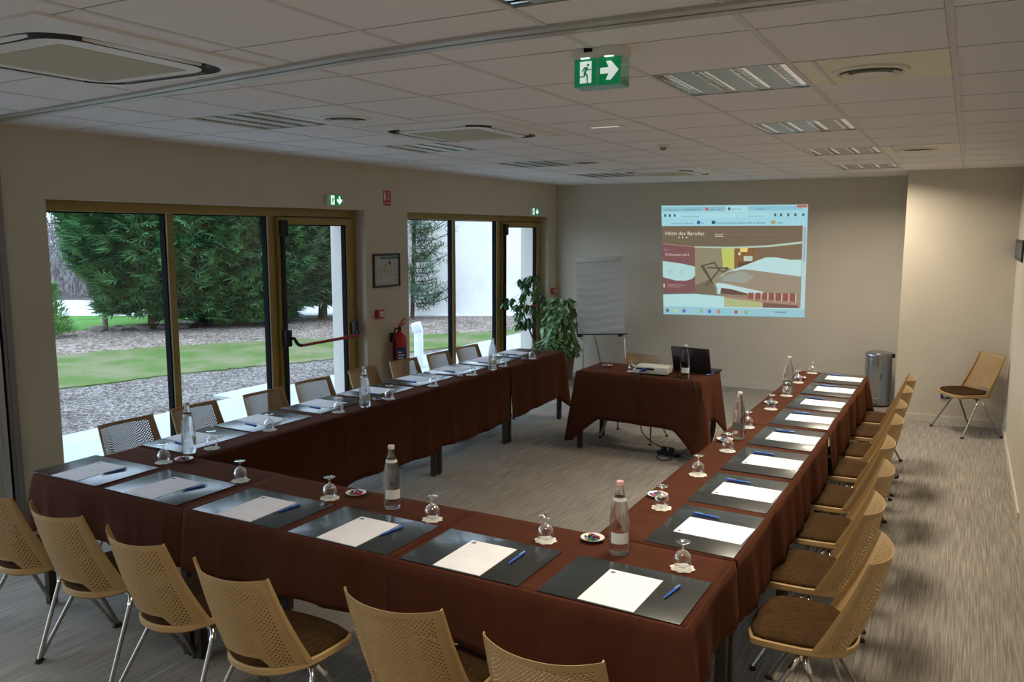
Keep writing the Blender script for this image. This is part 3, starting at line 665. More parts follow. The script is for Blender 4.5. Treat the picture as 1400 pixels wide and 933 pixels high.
lgl = [(1.375, 3.40), (1.335, 3.915), (1.370, 4.565), (1.405, 5.125), (1.387, 5.762), (1.397, 6.392), (1.399, 6.965), (1.430, 7.52)]
for i in range(8):
    setting(1.112, lpc[i], -pi / 2, 'window row, %s place from the camera' % ordinal(i), *lgl[i], [0.02, -0.02, 0.0, 0.02, -0.02, 0.03, 0.0, 0.02][i], 'of the window row',
            (0.140, 0.02, -0.01, -0.1, 0))
# presenter's glass
coasters.put((2.614, 7.29, 0.7585), 0.3, "cream scalloped paper coaster on the presenter's table"); goblets.put((2.614, 7.29, 0.76), 0, "stemmed glass upside down on the presenter's table")

CANDY = [mat('candy_wrapper_%d' % i, c, 0.25) for i, c in enumerate([(0.45, 0.02, 0.04), (0.03, 0.02, 0.05), (0.10, 0.03, 0.30), (0.60, 0.60, 0.62), (0.03, 0.16, 0.45), (0.55, 0.30, 0.02), (0.45, 0.07, 0.16), (0.02, 0.22, 0.18)])]
def make_candy(i):
    b = MB(); prof = [(0.0005, -0.0115), (0.0050, -0.0100), (0.0018, -0.0062), (0.0052, -0.0045), (0.0060, 0), (0.0052, 0.0045), (0.0018, 0.0062), (0.0050, 0.0100), (0.0005, 0.0115)]
    b.lathe(prof, 8, Tm(ry=pi / 2)); return tag(obj('wrapped_candy', b, CANDY[i]), 'x', 'candy')
CN = ['red', 'black', 'purple', 'silver', 'blue', 'orange', 'pink', 'green']
candies = [Stock(make_candy(i)) for i in range(8)]
rng = random.Random(3)
dishes = [(1.455, 3.128, 'near row, beside the window corner bottle', 16), (2.721, 3.123, 'near row, left of the middle bottle', 18), (4.0, 3.137, 'near row, left of the pink-capped bottle', 22),
          (4.052, 3.835, 'wall-side row, behind the first glass', 12), (4.060, 5.105, 'wall-side row, before the unlabelled bottle', 12), (4.077, 6.412, 'wall-side row, before the farthest bottle', 8), (4.078, 7.66, 'wall-side row, farthest one', 7),
          (1.367, 5.040, 'window row, behind the second bottle', 9), (1.376, 6.262, 'window row, between two glasses midway', 9), (1.410, 7.419, 'window row, nearest the plants', 8), (2.307, 7.438, "presenter's table, at its left end", 9)]
for di, (x, y, where, n) in enumerate(dishes):
    z = ZC if di != 10 else 0.7585
    saucers.put((x, y, z), 0, 'white china saucer holding wrapped candies, ' + where, 'candy saucers on the tables')
    for k in range(n):
        lay = 0 if k < n * 0.68 else 1
        a = rng.uniform(0, 2 * pi); r = (0.033 if lay == 0 else 0.018) * math.sqrt(rng.random())
        if lay == 0: a = 2.4 * k + di; r = 0.031 * math.sqrt((k + 0.5) / (n * 0.68))
        cs = candies[(k * 3 + di + rng.randrange(3)) % 8]
        cs.put((x + r * cos(a), y + r * sin(a), z + 0.0115 + 0.010 * lay + 0.12 * max(0, r - 0.02)), rng.uniform(0, pi),
            CN[candies.index(cs)] + ' wrapped candy in the saucer of the ' + where, 'candies in the saucer on the ' + where)

bl, bp, bf = Stock(make_bottle('white')), Stock(make_bottle('pink')), Stock(make_bottle(False))
bl.put((2.992, 3.062, ZC), radians(40), 'clear water bottle with white label in the middle of the near row')
bp.put((4.150, 3.062, ZC), radians(20), 'water bottle with pink cap at the corner of the near row')
bl.put((1.340, 3.262, ZC), radians(140), 'clear water bottle at the window corner of the tables')
bl.put((1.425, 4.80, ZC), radians(60), 'clear water bottle on the window row before the dark pad')
bf.put((1.420, 6.72, ZC), radians(60), 'clear water bottle on the window row, in front of the mullion')
bf.put((3.154, 7.20, 0.7585), radians(25), "clear water bottle on the presenter's table before the laptop")
bf.put((4.118, 5.215, ZC), radians(200), 'unlabelled water bottle midway along the wall-side row')
bf.put((4.105, 6.935, ZC), radians(200), 'water bottle at the far part of the wall-side row')

# ------------------------------------------------------------------ ceiling fittings
def louvre_light(x, y, on, label):
    wx, wy = 0.575, 0.61; t = thing('recessed_ceiling_light', label, 'ceiling light', (x + wx / 2, y + wy / 2, H), 0, 'recessed louvre lights')
    hx, hy = wx / 2 - 0.012, wy / 2 - 0.006
    h = MB().box(-hx, hx, -hy, hy, 0.112, 0.118).box(-hx, -hx + 0.003, -hy, hy, 0.0, 0.112).box(hx - 0.003, hx, -hy, hy, 0, 0.112).box(-hx + 0.003, hx - 0.003, -hy, -hy + 0.003, 0, 0.112).box(-hx + 0.003, hx - 0.003, hy - 0.003, hy, 0, 0.112)
    obj('housing', h, M['satin'], t, smooth=False)
    ph = 2 * hx / 4; lw = 0.066
    for k in range(4):
        cx = -hx + ph * (k + 0.5) - (0.02 if k < 2 else -0.02) * (1.5 if k in (0, 3) else 0.5)
        b = MB()
        for s in (-1, 1):   # curved side reflectors
            vs = []; fs = []
            for j in range(7): a = j / 6; vs += [(cx + s * (lw / 2 - 0.016 * a ** 1.6), -hy + 0.01, 0.045 * a), (cx + s * (lw / 2 - 0.016 * a ** 1.6), hy - 0.01, 0.045 * a)]
            for j in range(6): fs.append((2 * j, 2 * j + 1, 2 * j + 3, 2 * j + 2))
            b.add(vs, fs)
        for j in range(16):
            yy = -hy + 0.03 + (2 * hy - 0.06) * j / 15
            b.add([(cx - lw / 2 + 0.002, yy - 0.006, 0.002), (cx + lw / 2 - 0.002, yy - 0.006, 0.002), (cx + lw / 2 - 0.015, yy, 0.04), (cx - lw / 2 + 0.015, yy, 0.04), (cx - lw / 2 + 0.002, yy + 0.006, 0.002), (cx + lw / 2 - 0.002, yy + 0.006, 0.002)], [(0, 1, 2, 3), (5, 4, 3, 2), (4, 5, 1, 0)])
        lv = obj('louvre', b, M['mirror'], t, ang=0.8)
        obj('tube', MB().tube([(cx, -hy + 0.02, 0.075), (cx, hy - 0.02, 0.075)], 0.013, 10), M['tube'] if on else M['tubeoff'], lv)
    b = MB(); xs = []
    for k in range(4):
        cx = -hx + ph * (k + 0.5) - (0.02 if k < 2 else -0.02) * (1.5 if k in (0, 3) else 0.5); xs += [cx - lw / 2, cx + lw / 2]
    ed = [-hx] + xs + [hx]
    for k in range(0, len(ed), 2): b.box(ed[k], ed[k + 1], -hy, hy, 0.0005, 0.003)
    obj('reflector_panel', b, M['satin'], t, smooth=False)
    if on: area_light('louvre_lamp', (x + wx / 2, y + wy / 2, H - 0.004), 0.50, 0.52, LAMP_W * (1.45 if y > 8 else (0.42 if y < 1 else (0.55 if y < 2 else 0.85))), LAMP_COL, radians(158 if y > 8 else (138 if y < 1 else 112)))
pos_on = ['nearest the camera, beside the cream diffuser panel', 'second from the camera in the row by the wall side', 'third from the camera in the row by the wall side', 'nearest the projected picture'] + ['above the near row corner', 'first behind the partition track on the wall side', 'second behind the partition track on the wall side', 'first behind the partition track on the window side', 'second behind the partition track on the window side']
pos_off = ['unlit, nearest the camera over the window row', 'unlit, second from the camera over the window row', 'unlit, third from the camera over the window row', 'unlit, nearest the flipchart over the window row']
for (x, y), l in zip(lights_on, pos_on): louvre_light(x, y, True, 'square four-louvre ceiling light, ' + l)
for (x, y), l in zip(lights_off, pos_off): louvre_light(x, y, False, 'square four-louvre ceiling light, ' + l)

def cassette(cx, cy, label):
    t = thing('air_conditioning_cassette', label, 'air conditioner', (cx, cy, H), 0, 'air conditioning cassettes'); R = 0.475
    def rr(h, r, n=6):
        P = []
        for (sx, sy, a0) in ((1, 1, 0), (-1, 1, pi / 2), (-1, -1, pi), (1, -1, 3 * pi / 2)):
            for k in range(n + 1): a = a0 + pi / 2 * k / n; P.append((sx * (h - r) + r * cos(a), sy * (h - r) + r * sin(a)))
        return P
    def band(h0, r0, z0, h1, r1, z1): 
        A, B = rr(h0, r0), rr(h1, r1); m = len(A); return [(*p, z0) for p in A] + [(*p, z1) for p in B], [(i, (i + 1) % m, m + (i + 1) % m, m + i) for i in range(m)]
    p = MB().add(*band(R, 0.01, 0.0, R, 0.012, -0.010)).add(*band(R, 0.012, -0.010, 0.41, 0.10, -0.026)).add(*band(0.41, 0.10, -0.026, 0.395, 0.15, -0.026))
    p.add(*band(0.335, 0.12, -0.030, 0.29, 0.03, -0.034)).add(*band(0.29, 0.03, -0.034, 0.262, 0.015, -0.0345))
    obj('fascia', p, M['acbody'], t, ang=0.5)
    obj('air_slot', MB().add(*band(0.396, 0.15, -0.0255, 0.38, 0.14, -0.006)).add(*band(0.38, 0.14, -0.006, 0.35, 0.12, -0.006)).add(*band(0.35, 0.12, -0.006, 0.334, 0.12, -0.030)), M['slot'], t, ang=0.5)
    for k in range(4):
        T = Matrix.Rotation(k * pi / 2, 4, 'Z'); b = MB(); n = 12; vs = []
        for i in range(n + 1):
            u = -1 + 2 * i / n; h = 0.0135 * math.sqrt(max(0.02, 1 - u * u * 0.96)); vs += [(0.362 - h, u * 0.245, -0.0275), (0.362 + h, u * 0.245, -0.0195), (0.362 + h, u * 0.245, -0.0225), (0.362 - h, u * 0.245, -0.0305)]
        fs = []
        for i in range(n):
            for q in range(4): q2 = (q + 1) % 4; fs.append((4 * i + q, 4 * i + q2, 4 * i + 4 + q2, 4 * i + 4 + q))
        obj('air_flap', b.add(vs, fs, T), M['acbody'], t, ang=0.8)
    obj('intake_grille', MB().prism(rr(0.262, 0.012), -0.036, -0.030), M['acgrille'], t, smooth=False)
cassette(2.33, 2.06, 'large square ceiling air conditioner at the camera side of the track')
cassette(2.36, 4.72, 'square ceiling air conditioner in the middle of the room')
cassette(2.36, 8.95, 'square ceiling air conditioner nearest the projection wall')

def diffuser(cx, cy, x0, y0, label, pan='diffpan', panel=True):
    t = thing('round_air_diffuser', label, 'air diffuser', (cx, cy, H), 0, 'round air diffusers')
    if panel:
        obj('panel', MB().box(x0 + 0.013 - cx, x0 + 0.562 - cx, y0 + 0.005 - cy, y0 + 0.605 - cy, -0.0025, -0.0005), M[pan], t, smooth=False)
        obj('panel_joint', MB().box(x0 + 0.085 - cx, x0 + 0.10 - cx, y0 + 0.006 - cy, y0 + 0.604 - cy, -0.0045, -0.0026), M['satin'], t, smooth=False)
    obj('outer_ring', MB().lathe([(0.150, -0.003), (0.148, -0.010), (0.132, -0.014), (0.122, -0.006)], 40, capb=False, capt=False), M[pan], t)
    obj('air_slot', MB().lathe([(0.124, -0.0045), (0.075, -0.0045)], 40, capb=False, capt=False), M['slotgrey'], t)
    obj('cone', MB().lathe([(0.112, -0.017), (0.109, -0.0165), (0.085, -0.006)], 40, capb=False, capt=False).lathe([(0.086, -0.022), (0.06, -0.020), (0.02, -0.012), (0.001, -0.011)], 40, capt=False), M['cream'], t)
diffuser(4.93, 3.79, 4.66, 3.47, 'round air diffuser in a cream ceiling panel beside the nearest lit light')
diffuser(4.92, 7.48, 4.66, 7.13, 'round air diffuser in a cream ceiling panel near the projecting wall')
diffuser(2.06, 3.90, 1.785, 3.47, 'round air diffuser beside the unlit louvre light nearest the camera', 'acbody')
diffuser(2.05, 7.42, 1.785, 7.13, 'small-looking round air diffuser beside the third unlit louvre light', 'acbody')
t = thing('slot_light', 'narrow lit emergency light set in the ceiling', 'ceiling light', (3.26, 4.985, H))
obj('bezel', MB().box(-0.115, 0.115, -0.028, 0.028, -0.004, 0, 0.001), M['cream'], t); obj('diffuser', MB().box(-0.092, 0.092, -0.014, 0.014, -0.006, -0.004), M['slotlight'], t, smooth=False)
t = thing('smoke_detector', 'small smoke detector on the ceiling before the projected picture', 'smoke detector', (3.225, 6.23, H))
obj('base', MB().lathe([(0.045, 0), (0.044, -0.012), (0.03, -0.02)], 24), M['cream'], t); obj('sensor_head', MB().lathe([(0.024, -0.02), (0.022, -0.038), (0.012, -0.042)], 20), M['alu_dark'], t)

# exit signs
def runner(T, s, m_bg, m_ink, depth=0.0008):
    """running figure through a doorway, s = square size, origin at lower left; returns white shape and green figure"""
    def P(pts): return [(x * s, y * s) for x, y in pts]
    wht = MB().prism(P([(0.24, 0.06), (0.76, 0.06), (0.76, 0.94), (0.24, 0.94)]), 0, depth, T)
    f = MB(); z0, z1 = depth, depth * 2
    f.prism(P([(0.61 + 0.055 * cos(a * pi / 6), 0.79 + 0.055 * sin(a * pi / 6)) for a in range(12)]), z0, z1, T)
    f.prism(P([(0.42, 0.70), (0.58, 0.72), (0.60, 0.64), (0.50, 0.45), (0.40, 0.45), (0.47, 0.62)]), z0, z1, T)
    f.prism(P([(0.42, 0.70), (0.33, 0.54), (0.37, 0.52), (0.47, 0.66)]), z0, z1, T)
    f.prism(P([(0.55, 0.66), (0.62, 0.56), (0.76, 0.57), (0.76, 0.61), (0.64, 0.61), (0.58, 0.70)]), z0, z1, T)
    f.prism(P([(0.40, 0.47), (0.42, 0.36), (0.24, 0.35), (0.24, 0.30), (0.47, 0.31), (0.50, 0.45)]), z0, z1, T)
    f.prism(P([(0.44, 0.46), (0.54, 0.34), (0.55, 0.06), (0.61, 0.06), (0.61, 0.36), (0.51, 0.49)]), z0, z1, T)
    return wht, f
def arrow(T, s, down=False, depth=0.0008):
    P = [(0.10, 0.38), (0.48, 0.38), (0.36, 0.12), (0.58, 0.12), (0.92, 0.50), (0.58, 0.88), (0.36, 0.88), (0.48, 0.62), (0.10, 0.62)]
    if down: P = [(y, 1 - x) for x, y in P][::-1]
    b = MB(); q = [(x * s, y * s) for x, y in P]
    i = [(0, 1, 7, 8), (1, 2, 3, 4), (1, 4, 7), (4, 5, 6, 7)]
    for f in i: b.prism([q[k] for k in (f if not down else [8 - k for k in f][::-1])], 0, depth, T)
    return b
t = thing('hanging_exit_sign', 'green running man and arrow exit sign hanging from the ceiling', 'exit sign', (4.105, 2.91, H))
obj('housing', MB().box(-0.100, 0.095, -0.06, 0.05, -0.034, 0, 0.004), M['cream'], t)
obj('test_window', MB().box(-0.047, -0.014, -0.0615, -0.0595, -0.016, -0.001), M['gasket'], t, smooth=False)
b = MB()
for x in (-0.045, 0.048): b.box(x - 0.016, x + 0.016, -0.057, -0.047, -0.037, -0.0345)
obj('led', b, M['led'], t, smooth=False)
zs = -0.038
for k, x0 in enumerate((-0.088, 0.004)):
    s = 0.087; pn = obj('green_panel', MB().box(x0, x0 + s, -0.046, -0.044, zs - s - 0.008, zs), M['green'], t, smooth=False)
    T = Twall_back(x0, zs - s - 0.002, -0.0462)
    if k == 0:
        wht, fig = runner(T, s, None, None); obj('doorway_pictogram', wht, M['signwhite'], pn, smooth=False); obj('running_figure', fig, M['green'], pn, smooth=False)
    else: obj('arrow_pictogram', arrow(T, s), M['signwhite'], pn, smooth=False)
obj('acrylic_box', MB().box(-0.091, -0.0895, -0.046, 0.035, zs - 0.097, zs).box(0.0925, 0.094, -0.046, 0.035, zs - 0.097, zs).box(-0.0895, 0.0925, 0.0335, 0.035, zs - 0.097, zs).box(-0.0895, 0.0925, -0.046, 0.035, zs - 0.0985, zs - 0.097), M['acrylic'], t, smooth=False)

def wall_exit(y, z, wd, ht, label):
    t = thing('exit_sign', label, 'exit sign', (0, y, z), 0, 'lit exit signs over the doors')
    obj('case', MB().box(0.0, 0.045, -wd / 2 - 0.012, wd / 2 + 0.004, -0.004, ht + 0.004, 0.004), M['cream'], t)
    obj('green_panel', MB().box(0.045, 0.0475, -wd / 2, wd / 2, 0, ht), M['green'], t, smooth=False)
    wht, fig = runner(Twall_left(-wd / 2 - 0.004, 0.0, 0.048), ht, None, None)
    obj('doorway_pictogram', wht, M['signbright'], t, smooth=False); obj('running_figure', fig, M['green'], t, smooth=False)
    obj('arrow_pictogram', arrow(Twall_left(0.0, 0.0, 0.048), ht, True), M['signbright'], t, smooth=False)
wall_exit(6.135, 2.315, 0.185, 0.095, 'lit exit sign with down arrow over the large window unit nearest the camera')
wall_exit(10.27, 2.295, 0.205, 0.095, 'lit exit sign with down arrow over the far door by the plants')

# fire equipment on the pier between the windows
t = thing('safety_sign', 'red fire extinguisher sign high on the pier', 'safety sign', (0, 6.98, 2.325))
obj('plate', MB().box(0.0, 0.003, -0.072, 0.072, 0, 0.172), M['white'], t, smooth=False)
obj('red_field', MB().box(0.003, 0.0036, -0.066, 0.066, 0.006, 0.166), M['red'], t, smooth=False)
T = Twall_left(0, 0, 0.0037)
b = MB().prism([(-0.050, 0.062), (-0.022, 0.062), (-0.022, 0.132), (-0.028, 0.142), (-0.044, 0.142), (-0.050, 0.132)], 0, 0.0006, T).prism([(-0.040, 0.144), (-0.018, 0.150), (-0.018, 0.156), (-0.042, 0.152)], 0, 0.0006, T)
for k in range(4): z = 0.07 + 0.022 * k; b.prism([(0.006, z), (0.016, z + 0.012), (0.026, z + 0.002), (0.042, z + 0.016), (0.042, z + 0.010), (0.027, z - 0.004), (0.016, z + 0.005)], 0, 0.0006, T)
tm = text_mb('EXTINCTEUR', 0.019, T @ Tm(-0.058, 0.030), 0.0003); b.add(tm.v, tm.f)
obj('pictogram', b, M['white'], t, smooth=False)
t = thing('evacuation_plan', 'dark-framed evacuation plan on the pier between windows', 'framed plan', (0, 6.945, 1.49))
obj('frame', MB().box(0, 0.02, -0.225, 0.225, 0.0, 0.022, 0.003).box(0, 0.02, -0.225, 0.225, 0.328, 0.35, 0.003).box(0, 0.02, -0.225, -0.203, 0.022, 0.328, 0.003).box(0, 0.02, 0.203, 0.225, 0.022, 0.328, 0.003), M['frameblk'], t)
pp = obj('plan_sheet', MB().box(0.004, 0.008, -0.203, 0.203, 0.022, 0.328), M['plan'], t, smooth=False)
obj('green_heading', MB().box(0.008, 0.009, -0.10, 0.195, 0.292, 0.318), M['plangreen'], pp, smooth=False)
b = MB()
for (a, c, z0, z1) in [(-0.03, 0.0, 0.14, 0.22), (-0.02, 0.0, 0.22, 0.25), (0.12, 0.15, 0.12, 0.14), (-0.05, -0.03, 0.165, 0.185)]: b.box(0.008, 0.009, a, c, z0, z1)
obj('yellow_rooms', b, M['planyel'], pp, smooth=False)
b = MB()
for (a, c, z0, z1) in [(0.04, 0.07, 0.235, 0.27), (-0.17, -0.02, 0.185, 0.187), (0.0, 0.17, 0.175, 0.177), (-0.17, -0.168, 0.09, 0.187), (-0.17, -0.05, 0.09, 0.092), (0.17, 0.172, 0.06, 0.177), (0.03, 0.172, 0.118, 0.12), (0.03, 0.032, 0.118, 0.175), (-0.1, -0.098, 0.09, 0.185), (0.08, 0.082, 0.12, 0.175)]: b.box(0.008, 0.0092, a, c, z0, z1)
obj('plan_lines', b, M['frameblk'], pp, smooth=False)
def call_point(y, z, label, rx=0.0):
    t = thing('fire_call_point', label, 'fire call point', (0, y, z), 0, 'red fire call points')
    obj('case', MB().box(0, 0.055, -0.045, 0.045, 0, 0.09, 0.008), M['red'], t)
    obj('glass_face', MB().box(0.055, 0.058, -0.026, 0.026, 0.018, 0.072), M['white'], t, smooth=False)
    obj('dark_mark', MB().box(0.058, 0.0588, -0.012, 0.012, 0.040, 0.052).box(0.058, 0.0588, -0.018, 0.018, 0.028, 0.031), M['gasket'], t, smooth=False)
call_point(6.79, 1.175, 'red fire call point below the framed evacuation plan'); call_point(10.91, 1.155, 'red fire call point above the bushy plant in the corner')
t = thing('fire_extinguisher', 'red fire extinguisher hung on the pier by the far window', 'fire extinguisher', (0.105, 7.02, 0.50))
body = obj('cylinder', MB().lathe([(0.070, 0.0), (0.078, 0.012), (0.078, 0.42), (0.072, 0.465), (0.052, 0.50), (0.028, 0.515), (0.024, 0.53)], 32), M['red'], t)
b = MB(); n = 12; vs = []; fs = []
for k in range(n + 1): a = -1.55 + 1.4 * k / n + 0.25; vs += [(0.0788 * cos(a), 0.0788 * sin(a), 0.10), (0.0788 * cos(a), 0.0788 * sin(a), 0.36)]
for k in range(n): fs.append((2 * k, 2 * k + 2, 2 * k + 3, 2 * k + 1))
lb = obj('blue_label', b.add(vs, fs), M['crest'], body)
b = MB()
for j in range(7):
    z = 0.12 + 0.03 * j; vs = []; fs = []
    for k in range(7): a = -1.15 + 0.85 * k / 6 * (0.6 + 0.4 * ((j * 7) % 3) / 2); vs += [(0.0794 * cos(a), 0.0794 * sin(a), z), (0.0794 * cos(a), 0.0794 * sin(a), z + 0.012)]
    for k in range(6): fs.append((2 * k, 2 * k + 2, 2 * k + 3, 2 * k + 1))
    b.add(vs, fs)
obj('label_print', b, M['white'], lb)
obj('valve', MB().lathe([(0.020, 0.528), (0.020, 0.56), (0.012, 0.575)], 16), M['black'], t)
obj('lever', MB().tube([(0, -0.02, 0.562), (0, 0.03, 0.578), (0.0, 0.085, 0.60)], 0.010, 8).tube([(0, -0.01, 0.575), (0, 0.04, 0.615), (0, 0.09, 0.645)], 0.011, 8), M['red'], t)
obj('hose', MB().tube([(0.0, -0.02, 0.55), (0.0, -0.07, 0.56), (0.0, -0.10, 0.50), (0.0, -0.10, 0.40), (0.0, -0.095, 0.12), (0, -0.093, 0.06)], [0.009] * 4 + [0.010, 0.016], 10), M['black'], t)
obj('wall_bracket', MB().box(-0.105, -0.076, -0.03, 0.03, 0.40, 0.50, 0.004), M['black'], t)

# flipchart
t = thing('flipchart', 'flipchart easel with grey creased paper by the projection wall', 'flipchart', (1.035, 10.30, 0))
Rr = Matrix.Translation((0, 0, 0.70)) @ Matrix.Rotation(radians(-4.2), 4, 'Y') @ Matrix.Rotation(radians(-3), 4, 'X')
obj('board', MB().box(-0.345, 0.345, 0.012, 0.028, 0.0, 1.03, 0.003, T=Rr), M['cream'], t)
def sheet():
    b = MB(); nx_, nz_ = 14, 50; vs = []; fs = []
    for s_ in (0, 1):
        for j in range(nz_ + 1):
            for i in range(nx_ + 1):
                u, v = i / nx_, j / nz_; y = 0.004 - 0.004 * sin(v * 60 + sin(u * 5) * 1.5) * (0.3 + 0.7 * (1 - v)) - 0.002 * sin(v * 23 + u * 3) + s_ * 0.006
                vs.append((-0.34 + 0.68 * u, y, 0.015 + 0.955 * v))
    m = (nx_ + 1) * (nz_ + 1)
    for j in range(nz_):
        for i in range(nx_): a = j * (nx_ + 1) + i; fs.append((a, a + 1, a + nx_ + 2, a + nx_ + 1)); fs.append((m + a + nx_ + 1, m + a + nx_ + 2, m + a + 1, m + a))
    return b.add(vs, fs, Rr)
obj('paper_pad', sheet(), M['flippaper'], t, ang=1.5)
obj('top_clamp', MB().box(-0.345, 0.345, -0.006, 0.012, 0.972, 1.03, 0.003, T=Rr), M['flipedge'], t)
obj('pen_tray', MB().box(-0.345, 0.375, -0.035, 0.03, -0.018, -0.004, 0.003, T=Rr).box(-0.335, -0.28, -0.03, 0.03, -0.045, -0.018, 0.003, T=Rr).box(0.26, 0.315, -0.03, 0.03, -0.045, -0.018, 0.003, T=Rr), M['black'], t)
for P in ([(-0.25, 0.0, 0.66), (-0.225, -0.06, 0.01)], [(0.345, 0.0, 0.66), (0.44, -0.10, 0.01)], [(-0.11, 0.04, 0.66), (-0.10, 0.42, 0.01)]):
    l = obj('leg', MB().tube(P, 0.011, 10), M['alu'], t); x, y, z = P[1]; obj('foot_cap', MB().lathe([(0.014, -0.01), (0.014, 0.02)], 12, Tm(x, y, z)), M['rubber'], l)

# sockets
def socket(T, loc, label):
    t = thing('wall_socket', label, 'wall socket', loc, 0, 'dark wall sockets')
    obj('plate', MB().box(-0.048, 0.048, -0.042, 0.042, 0, 0.010, 0.004, T=T), M['bluesock'], t)
    obj('face', MB().lathe([(0.026, 0.010), (0.026, 0.0125)], 24, T), M['sockface'], t); obj('pin_hole', MB().box(-0.010, -0.006, -0.002, 0.002, 0.0125, 0.0135, T=T).box(0.006, 0.010, -0.002, 0.002, 0.0125, 0.0135, T=T).box(-0.002, 0.002, 0.008, 0.012, 0.0125, 0.0135, T=T), M['gasket'], t, smooth=False)
socket(Twall_back(0, 0, 0), (0.335, YB, 0.275), 'dark square socket low on the wall left of the flipchart')
socket(Twall_back(0, 0, 0), (5.215, YP, 0.312), 'dark square socket on the projecting wall behind the lone chair')
t = thing('framed_picture', 'edge of a dark framed picture on the right wall', 'picture', (XR, 9.45, 1.80))
obj('frame', MB().box(-0.018, 0, -0.6, 0.6, 0, 0.20, 0.003), M['frameblk'], t); obj('blue_sheet', MB().box(-0.020, -0.018, -0.57, 0.57, 0.03, 0.17), M['bluesock'], t, smooth=False)

# steel bin
t = thing('pedal_bin', 'tall brushed steel bin by the projecting wall', 'bin', (4.475, 10.70, 0))
obj('body', MB().lathe([(0.148, 0.012), (0.150, 0.02), (0.150, 0.595)], 48, capt=False), M['steel'], t)
obj('base_ring', MB().lathe([(0.153, 0.0), (0.155, 0.014), (0.150, 0.02)], 48), M['black'], t)
obj('lid', MB().lathe([(0.154, 0.592), (0.156, 0.60), (0.155, 0.622), (0.145, 0.640), (0.10, 0.655), (0.001, 0.662)], 48, capt=False), M['steel'], t)
obj('lid_hinge', MB().box(0.135, 0.175, -0.025, 0.025, 0.585, 0.635, 0.006), M['black'], t)
obj('keyhole_slot', MB().box(0.04, 0.048, -0.148, -0.142, 0.33, 0.40, 0.002), M['black'], t)
obj('bottom_recess', MB().tube([(-0.045, -0.144, 0.19), (-0.05, -0.1435, 0.13), (-0.03, -0.1475, 0.10), (0.03, -0.1475, 0.10), (0.05, -0.1435, 0.13), (0.045, -0.144, 0.19)], 0.004, 8), M['steel'], t)
obj('pedal', MB().box(-0.035, 0.035, -0.185, -0.145, 0.006, 0.016, 0.003), M['black'], t)

# ------------------------------------------------------------------ presenter's equipment
PZ = 0.7577
t = thing('video_projector', "cream video projector on the presenter's table", 'projector', (2.83, 7.285, PZ), radians(4))
obj('housing', MB().box(-0.155, 0.155, -0.10, 0.105, 0.010, 0.078, 0.014), M['proj'], t)
obj('port_panel', MB().box(-0.14, 0.03, -0.1015, -0.0985, 0.048, 0.064), M['gasket'], t, smooth=False)
obj('blue_plug', MB().box(-0.085, -0.045, -0.130, -0.101, 0.034, 0.060, 0.003), M['vga'], t)
obj('button_pad', MB().box(-0.09, -0.02, -0.03, 0.03, 0.0775, 0.0795, 0.0008), M['cream'], t)
obj('lens', MB().lathe([(0.030, 0.0), (0.032, 0.02), (0.024, 0.022)], 24, Tm(0.08, 0.104, 0.045, rx=-pi / 2)), M['black'], t)
for x in (-0.12, 0.12): obj('foot', MB().lathe([(0.009, 0.0), (0.010, 0.011)], 12, Tm(x, -0.07)).lathe([(0.009, 0.0), (0.010, 0.011)], 12, Tm(x, 0.07)), M['rubber'], t)
t = thing('laptop', "open laptop seen from behind on the presenter's table", 'laptop', (3.135, 7.50, PZ), radians(-8))
obj('keyboard_base', MB().box(-0.19, 0.19, 0.0, 0.25, 0.001, 0.022, 0.004), M['black'], t)
Tl = Tm(0, 0, 0.014, rx=radians(17))
lid = obj('screen_lid', MB().box(-0.19, 0.19, -0.006, 0.004, 0.004, 0.245, 0.003, T=Tl), M['lapsil'], t)
obj('screen', MB().box(-0.178, 0.178, 0.004, 0.005, 0.022, 0.232, T=Tl), M['screen'], lid, smooth=False)
kb = MB()
for r in range(5):
    for c in range(14): kb.box(-0.165 + c * 0.0236, -0.146 + c * 0.0236, 0.05 + r * 0.022, 0.068 + r * 0.022, 0.022, 0.0235)
obj('keyboard', kb, M['rubber'], t, smooth=False)
def bez(P, n=8):
    P = [Vector(p) for p in P]; out = []
    for i in range(len(P) - 1):
        p0, p1, p2, p3 = P[max(i - 1, 0)], P[i], P[i + 1], P[min(i + 2, len(P) - 1)]
        for k in range(n):
            t = k / n; out.append(0.5 * ((2 * p1) + (-p0 + p2) * t + (2 * p0 - 5 * p1 + 4 * p2 - p3) * t * t + (-p0 + 3 * p1 - 3 * p2 + p3) * t ** 3))
    return out + [P[-1]]
tag(obj('power_cable', MB().tube(bez([(2.765, 7.152, PZ + 0.035), (2.76, 7.10, PZ + 0.03), (2.765, 7.045, PZ - 0.03), (2.79, 7.035, 0.55), (2.80, 7.03, 0.35), (2.83, 7.06, 0.22), (2.95, 7.12, 0.12), (3.06, 7.16, 0.10), (3.08, 7.10, 0.02), (3.00, 7.04, 0.012), (2.95, 7.10, 0.03), (3.02, 7.20, 0.045)]), 0.005, 7), M['black']), "black cable hanging from the projector down to the floor", 'cable')
tag(obj('laptop_cable', MB().tube(bez([(3.02, 7.44, PZ + 0.006), (3.10, 7.20, PZ + 0.008), (3.22, 7.12, PZ + 0.006), (3.29, 7.05, PZ - 0.01), (3.33, 7.0, 0.60), (3.335, 6.985, 0.45), (3.34, 6.99, 0.33), (3.25, 7.1, 0.16), (3.12, 7.24, 0.03)]), 0.0035, 7), M['black']), "thin dark cord over the front corner of the presenter's table", 'cable')
